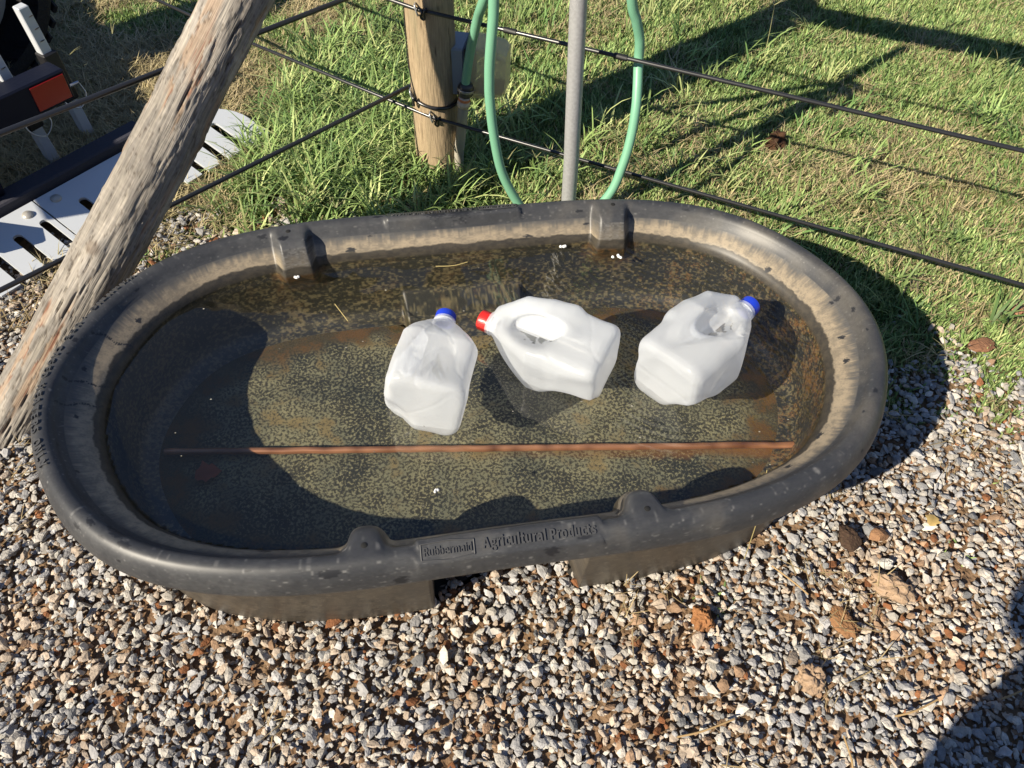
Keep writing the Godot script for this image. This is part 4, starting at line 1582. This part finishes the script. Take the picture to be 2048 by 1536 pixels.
func build_bits() -> void:
	lump("dark_stone", Vector3(0.588, 0.022, -0.682), Vector3(0.044, 0.030, 0.054), 0.25, Color(0.085, 0.055, 0.038), Color(0.05, 0.032, 0.024), 401, "large dark brown angular stone on the gravel right of the tank", "stone", 0.5, true)
	lump("flat_stone", Vector3(0.642, 0.020, -0.692), Vector3(0.045, 0.018, 0.030), 0.3, Color(0.30, 0.17, 0.09), Color(0.22, 0.12, 0.07), 403, "flat reddish stone beside the dark brown stone", "stone", 0.2, true)
	lump("white_stone", Vector3(0.642, 0.019, -0.640), Vector3(0.026, 0.026, 0.022), 0.5, Color(0.58, 0.56, 0.52), Color(0.44, 0.42, 0.39), 433, "pale whitish stone just behind the tan earth clod", "stone", 0.9, true)
	lump("earth_clod", Vector3(0.636, 0.020, -0.598), Vector3(0.070, 0.030, 0.042), 0.5, Color(0.40, 0.29, 0.20), Color(0.30, 0.205, 0.13), 407, "tan crumbly earth clod near the right of the gravel", "clod", -0.5)
	lump("earth_clod", Vector3(0.474, 0.020, -0.440), Vector3(0.042, 0.028, 0.040), 0.6, Color(0.40, 0.29, 0.20), Color(0.30, 0.205, 0.13), 409, "tan crumbly earth clod lowest in the gravel foreground", "clod", 0.3)
	lump("earth_clod", Vector3(0.318, 0.020, -0.530), Vector3(0.040, 0.026, 0.032), 0.6, Color(0.33, 0.16, 0.07), Color(0.24, 0.11, 0.05), 411, "small rust coloured earth clod in the gravel in front of the tank", "clod", 1.3)
	lump("earth_clod", Vector3(0.548, 0.014, -0.536), Vector3(0.050, 0.016, 0.034), 0.5, Color(0.30, 0.16, 0.08), Color(0.22, 0.12, 0.06), 413, "flat rust coloured clod with dry straw on it", "clod", 2.0)
	lump("earth_clod", Vector3(-0.300, 0.020, -0.545), Vector3(0.040, 0.026, 0.030), 0.6, Color(0.36, 0.19, 0.10), Color(0.26, 0.13, 0.07), 415, "reddish clod under the tank's left front edge", "clod", 0.0)
	lump("earth_clod", Vector3(0.690, 0.010, -1.895), Vector3(0.070, 0.044, 0.045), 0.6, Color(0.085, 0.045, 0.025), Color(0.05, 0.03, 0.02), 417, "dark brown dug-up clod in the grass behind the tank", "clod", 0.8)
	lump("wood_chip", Vector3(0.985, 0.020, -1.155), Vector3(0.060, 0.010, 0.036), 0.3, Color(0.26, 0.14, 0.08), Color(0.2, 0.1, 0.06), 419, "brown flat chip at the lawn's edge on the right", "chip", 0.4)
	lump("wood_chip", Vector3(1.100, 0.024, -1.262), Vector3(0.034, 0.008, 0.024), 0.3, Color(0.40, 0.20, 0.12), Color(0.3, 0.15, 0.09), 421, "small pinkish chip in the grass at the right edge", "chip", 1.0)
	leaf_thing(Vector3(0.742, 0.028, -0.722), 0.028, Color(0.50, 0.36, 0.14), "curled yellow leaf on the gravel by the tank's right end", 1.0)
	leaf_thing(Vector3(1.10, 0.028, -1.03), 0.030, Color(0.30, 0.16, 0.08), "small brown leaf on the gravel at the right edge", 2.4)
	leaf_thing(Vector3(-1.44, 0.03, -2.25), 0.06, Color(0.14, 0.035, 0.02), "dark red leaf in the shaded dry grass on the left", 0.9)
	# twigs
	for q in [[Vector3(0.80, 0.026, -0.44), 0.45, 0.10, "thin bent twig at the edge of the viewer's shadow"], [Vector3(0.62, 0.026, -0.40), 0.35, 0.075, "short twig on the gravel left of the viewer's shadow"], [Vector3(0.30, 0.028, -0.36), 0.3, 0.09, "thin straw twig in the middle of the gravel foreground"], [Vector3(0.47, 0.026, -0.60), 2.4, 0.07, "yellow straw twig just in front of the tank's right half"], [Vector3(0.50, 0.028, -0.33), 1.6, 0.05, "stubby dark twig standing out of the gravel"]]:
		var mb := MB.new()
		var d: Vector3 = Vector3(cos(q[1]), 0.05, -sin(q[1])) * q[2]
		mb.tube(catmull([q[0] - d * 0.5, q[0] - d * 0.1 + Vector3(0.002, 0.003, 0.003), q[0] + d * 0.5], 5), 0.0015, 7)
		tag(put("twig", mb.mesh(), mat(0.36, 0.24, 0.11, 0.8)), q[3], "twig", "twigs on the gravel")

# ---------------------------------------------------------------- the viewer, whose shadow falls into the picture
func capsule(p: Vector3, a: Vector3, b: Vector3, ra: float, rb: float) -> float:
	var t := clampf((p - a).dot(b - a) / (b - a).length_squared(), 0.0, 1.0)
	return (p - a.lerp(b, t)).length() - lerpf(ra, rb, t)

func build_person() -> void:
	var o := Vector3(-0.166, 0.0, 0.527)
	var root := thing("person", "standing person outside the frame whose shadow falls on the lower right gravel", "person", o)
	var bones := [
		[Vector3(-0.10, 0.10, 0.02), Vector3(-0.105, 0.48, 0.0), 0.052, 0.066], [Vector3(-0.105, 0.48, 0.0), Vector3(-0.10, 0.90, 0.0), 0.068, 0.098],
		[Vector3(0.12, 0.10, 0.02), Vector3(0.115, 0.48, 0.0), 0.052, 0.066], [Vector3(0.115, 0.48, 0.0), Vector3(0.10, 0.90, 0.0), 0.068, 0.098],
		[Vector3(-0.10, 0.05, 0.04), Vector3(-0.11, 0.035, -0.14), 0.045, 0.035], [Vector3(0.12, 0.05, 0.04), Vector3(0.13, 0.035, -0.14), 0.045, 0.035],
		[Vector3(0.0, 0.94, 0.0), Vector3(0.0, 1.15, 0.0), 0.15, 0.14], [Vector3(-0.08, 1.28, 0.0), Vector3(0.08, 1.28, 0.0), 0.125, 0.125], [Vector3(-0.16, 1.40, 0.02), Vector3(0.16, 1.40, 0.02), 0.062, 0.062],
		[Vector3(0.0, 1.40, 0.02), Vector3(0.0, 1.50, 0.0), 0.055, 0.052],
		[Vector3(-0.18, 1.39, 0.02), Vector3(-0.20, 1.14, -0.05), 0.050, 0.042], [Vector3(-0.20, 1.14, -0.05), Vector3(-0.09, 1.17, -0.26), 0.040, 0.030],
		[Vector3(0.18, 1.39, 0.02), Vector3(0.20, 1.14, -0.05), 0.050, 0.042], [Vector3(0.20, 1.14, -0.05), Vector3(0.05, 1.17, -0.26), 0.040, 0.030]]
	var f := func(p: Vector3) -> float:
		var d := 1e9
		for b in bones:
			d = smin(d, capsule(p, b[0], b[1], b[2], b[3]), 0.035)
		return d
	var mb := MB.new()
	nets(mb, f, Vector3(-0.30, -0.02, -0.34), Vector3(0.30, 1.54, 0.20), 0.026)
	for i in mb.V.size():
		var y := mb.V[i].y
		mb.C[i] = Color(0.03, 0.04, 0.08) if y < 0.95 else Color(0.30, 0.30, 0.31)
		if y < 0.09: mb.C[i] = Color(0.08, 0.06, 0.05)
		if y > 1.46 or (mb.V[i].z < -0.15 and y > 1.0): mb.C[i] = Color(0.42, 0.26, 0.19)
	put("body", mb.mesh(), vmat(0.8, 0.3), root)
	var hf := func(p: Vector3) -> float:
		var d := ((p - Vector3(0, 1.635, -0.005)) / Vector3(0.076, 0.112, 0.094)).length() - 1.0
		d *= 0.08
		d = smin(d, capsule(p, Vector3(0, 1.58, -0.05), Vector3(0, 1.565, -0.06), 0.045, 0.035), 0.03)
		d = smin(d, capsule(p, Vector3(0, 1.645, -0.09), Vector3(0, 1.612, -0.108), 0.008, 0.013), 0.012)
		for s in [-1, 1]:
			d = smin(d, capsule(p, Vector3(s * 0.075, 1.645, 0.0), Vector3(s * 0.078, 1.61, -0.004), 0.012, 0.010), 0.01)
			d = maxf(d, 0.011 - (p - Vector3(s * 0.031, 1.645, -0.098)).length())
		return d
	mb = MB.new()
	nets(mb, hf, Vector3(-0.12, 1.48, -0.15), Vector3(0.12, 1.78, 0.12), 0.006)
	put("head", mb.mesh(), mat(0.42, 0.26, 0.19, 0.6), root)
	var cf := func(p: Vector3) -> float:
		var d := (((p - Vector3(0, 1.645, 0.002)) / Vector3(0.084, 0.118, 0.103)).length() - 1.0) * 0.09
		return maxf(d, 1.665 - p.y + p.z * -0.55)
	mb = MB.new()
	nets(mb, cf, Vector3(-0.12, 1.5, -0.15), Vector3(0.12, 1.79, 0.14), 0.008)
	put("hair", mb.mesh(), mat(0.04, 0.025, 0.015, 0.7), root)
	# hands, fingers curled as if round a phone
	for s in [-1, 1]:
		var w := Vector3(-0.09 if s < 0 else 0.05, 1.17, -0.26)
		var ch := []
		ch.append([w, w + Vector3(-s * 0.012, 0.03, -0.03), 0.026, 0.024])
		for k in 4:
			var b0 := w + Vector3(s * (0.018 - k * 0.001), 0.048 - k * 0.017, -0.045)
			var L := [0.030, 0.034, 0.031, 0.024][k] as float
			var b1 := b0 + Vector3(s * 0.006, 0.004, -1) .normalized() * L
			var b2 := b1 + Vector3(-s * 0.75, 0.0, -0.6).normalized() * L * 0.75
			ch.append([b0, b1, 0.0092, 0.0086]); ch.append([b1, b2, 0.0086, 0.0074])
		var t0 := w + Vector3(-s * 0.012, 0.012, -0.012)
		ch.append([t0, t0 + Vector3(-s * 0.026, 0.018, -0.022), 0.012, 0.010])
		ch.append([t0 + Vector3(-s * 0.026, 0.018, -0.022), t0 + Vector3(-s * 0.034, 0.040, -0.034), 0.010, 0.008])
		var gf := func(p: Vector3) -> float:
			var d := 1e9
			for b in ch:
				d = smin(d, capsule(p, b[0], b[1], b[2], b[3]), 0.006)
			return d
		mb = MB.new()
		nets(mb, gf, w + Vector3(-0.08, -0.05, -0.14), w + Vector3(0.08, 0.10, 0.04), 0.0045)
		put("hand", mb.mesh(), mat(0.42, 0.26, 0.19, 0.6), root)

func _ready() -> void:
	# camera
	var cam := Camera3D.new()
	cam.name = "camera"
	add_child(cam)
	var f := Vector3(0.0, -0.77024, -0.63775)
	var r := Vector3(0.999393, 0.022223, -0.026839)
	var u := Vector3(-0.034846, 0.637366, -0.769773)
	cam.transform = Transform3D(Basis(r, u, -f).orthonormalized(), Vector3(0, 1.2326, 0))
	cam.fov = 51.6
	cam.near = 0.02
	cam.far = 300.0
	cam.current = true
	# sky
	var env := Environment.new()
	var sky := ProceduralSkyMaterial.new()
	sky.sky_top_color = Color(0.36, 0.47, 0.66)
	sky.sky_horizon_color = Color(0.68, 0.77, 0.86)
	sky.sky_curve = 0.12
	sky.ground_horizon_color = Color(0.55, 0.55, 0.5)
	sky.ground_bottom_color = Color(0.3, 0.28, 0.24)
	sky.sun_angle_max = 4.0
	env.sky = Sky.new()
	env.sky.sky_material = sky
	env.background_mode = Environment.BG_SKY
	env.background_energy_multiplier = 0.48
	env.tonemap_mode = Environment.TONE_MAPPER_LINEAR
	env.tonemap_exposure = 1.75
	env.sdfgi_enabled = true
	env.ssao_enabled = true
	env.ssil_enabled = true
	var we := WorldEnvironment.new()
	we.name = "environment"
	we.environment = env
	add_child(we)
	# sun: 35 degrees high, from the left behind the viewer
	var sun := DirectionalLight3D.new()
	sun.name = "sun"
	add_child(sun)
	var az := deg_to_rad(40.0)
	var el := deg_to_rad(34.7)
	sun.look_at_from_position(Vector3.ZERO, Vector3(cos(el) * cos(az), -sin(el), -cos(el) * sin(az)))
	sun.light_energy = 1.55
	sun.light_color = Color(1.0, 0.955, 0.875)
	sun.light_angular_distance = 0.5
	sun.shadow_enabled = true

	var t0 := Time.get_ticks_msec()
	build_ground()
	build_tank()
	print("tank ", Time.get_ticks_msec() - t0)
	build_water()
	build_fence()
	print("fence ", Time.get_ticks_msec() - t0)
	build_hydrant()
	build_drag()
	build_jugs()
	print("jugs ", Time.get_ticks_msec() - t0)
	build_tank_contents()
	build_gravel()
	print("gravel ", Time.get_ticks_msec() - t0)
	build_grass()
	build_bits()
	build_person()
	print("all ", Time.get_ticks_msec() - t0)
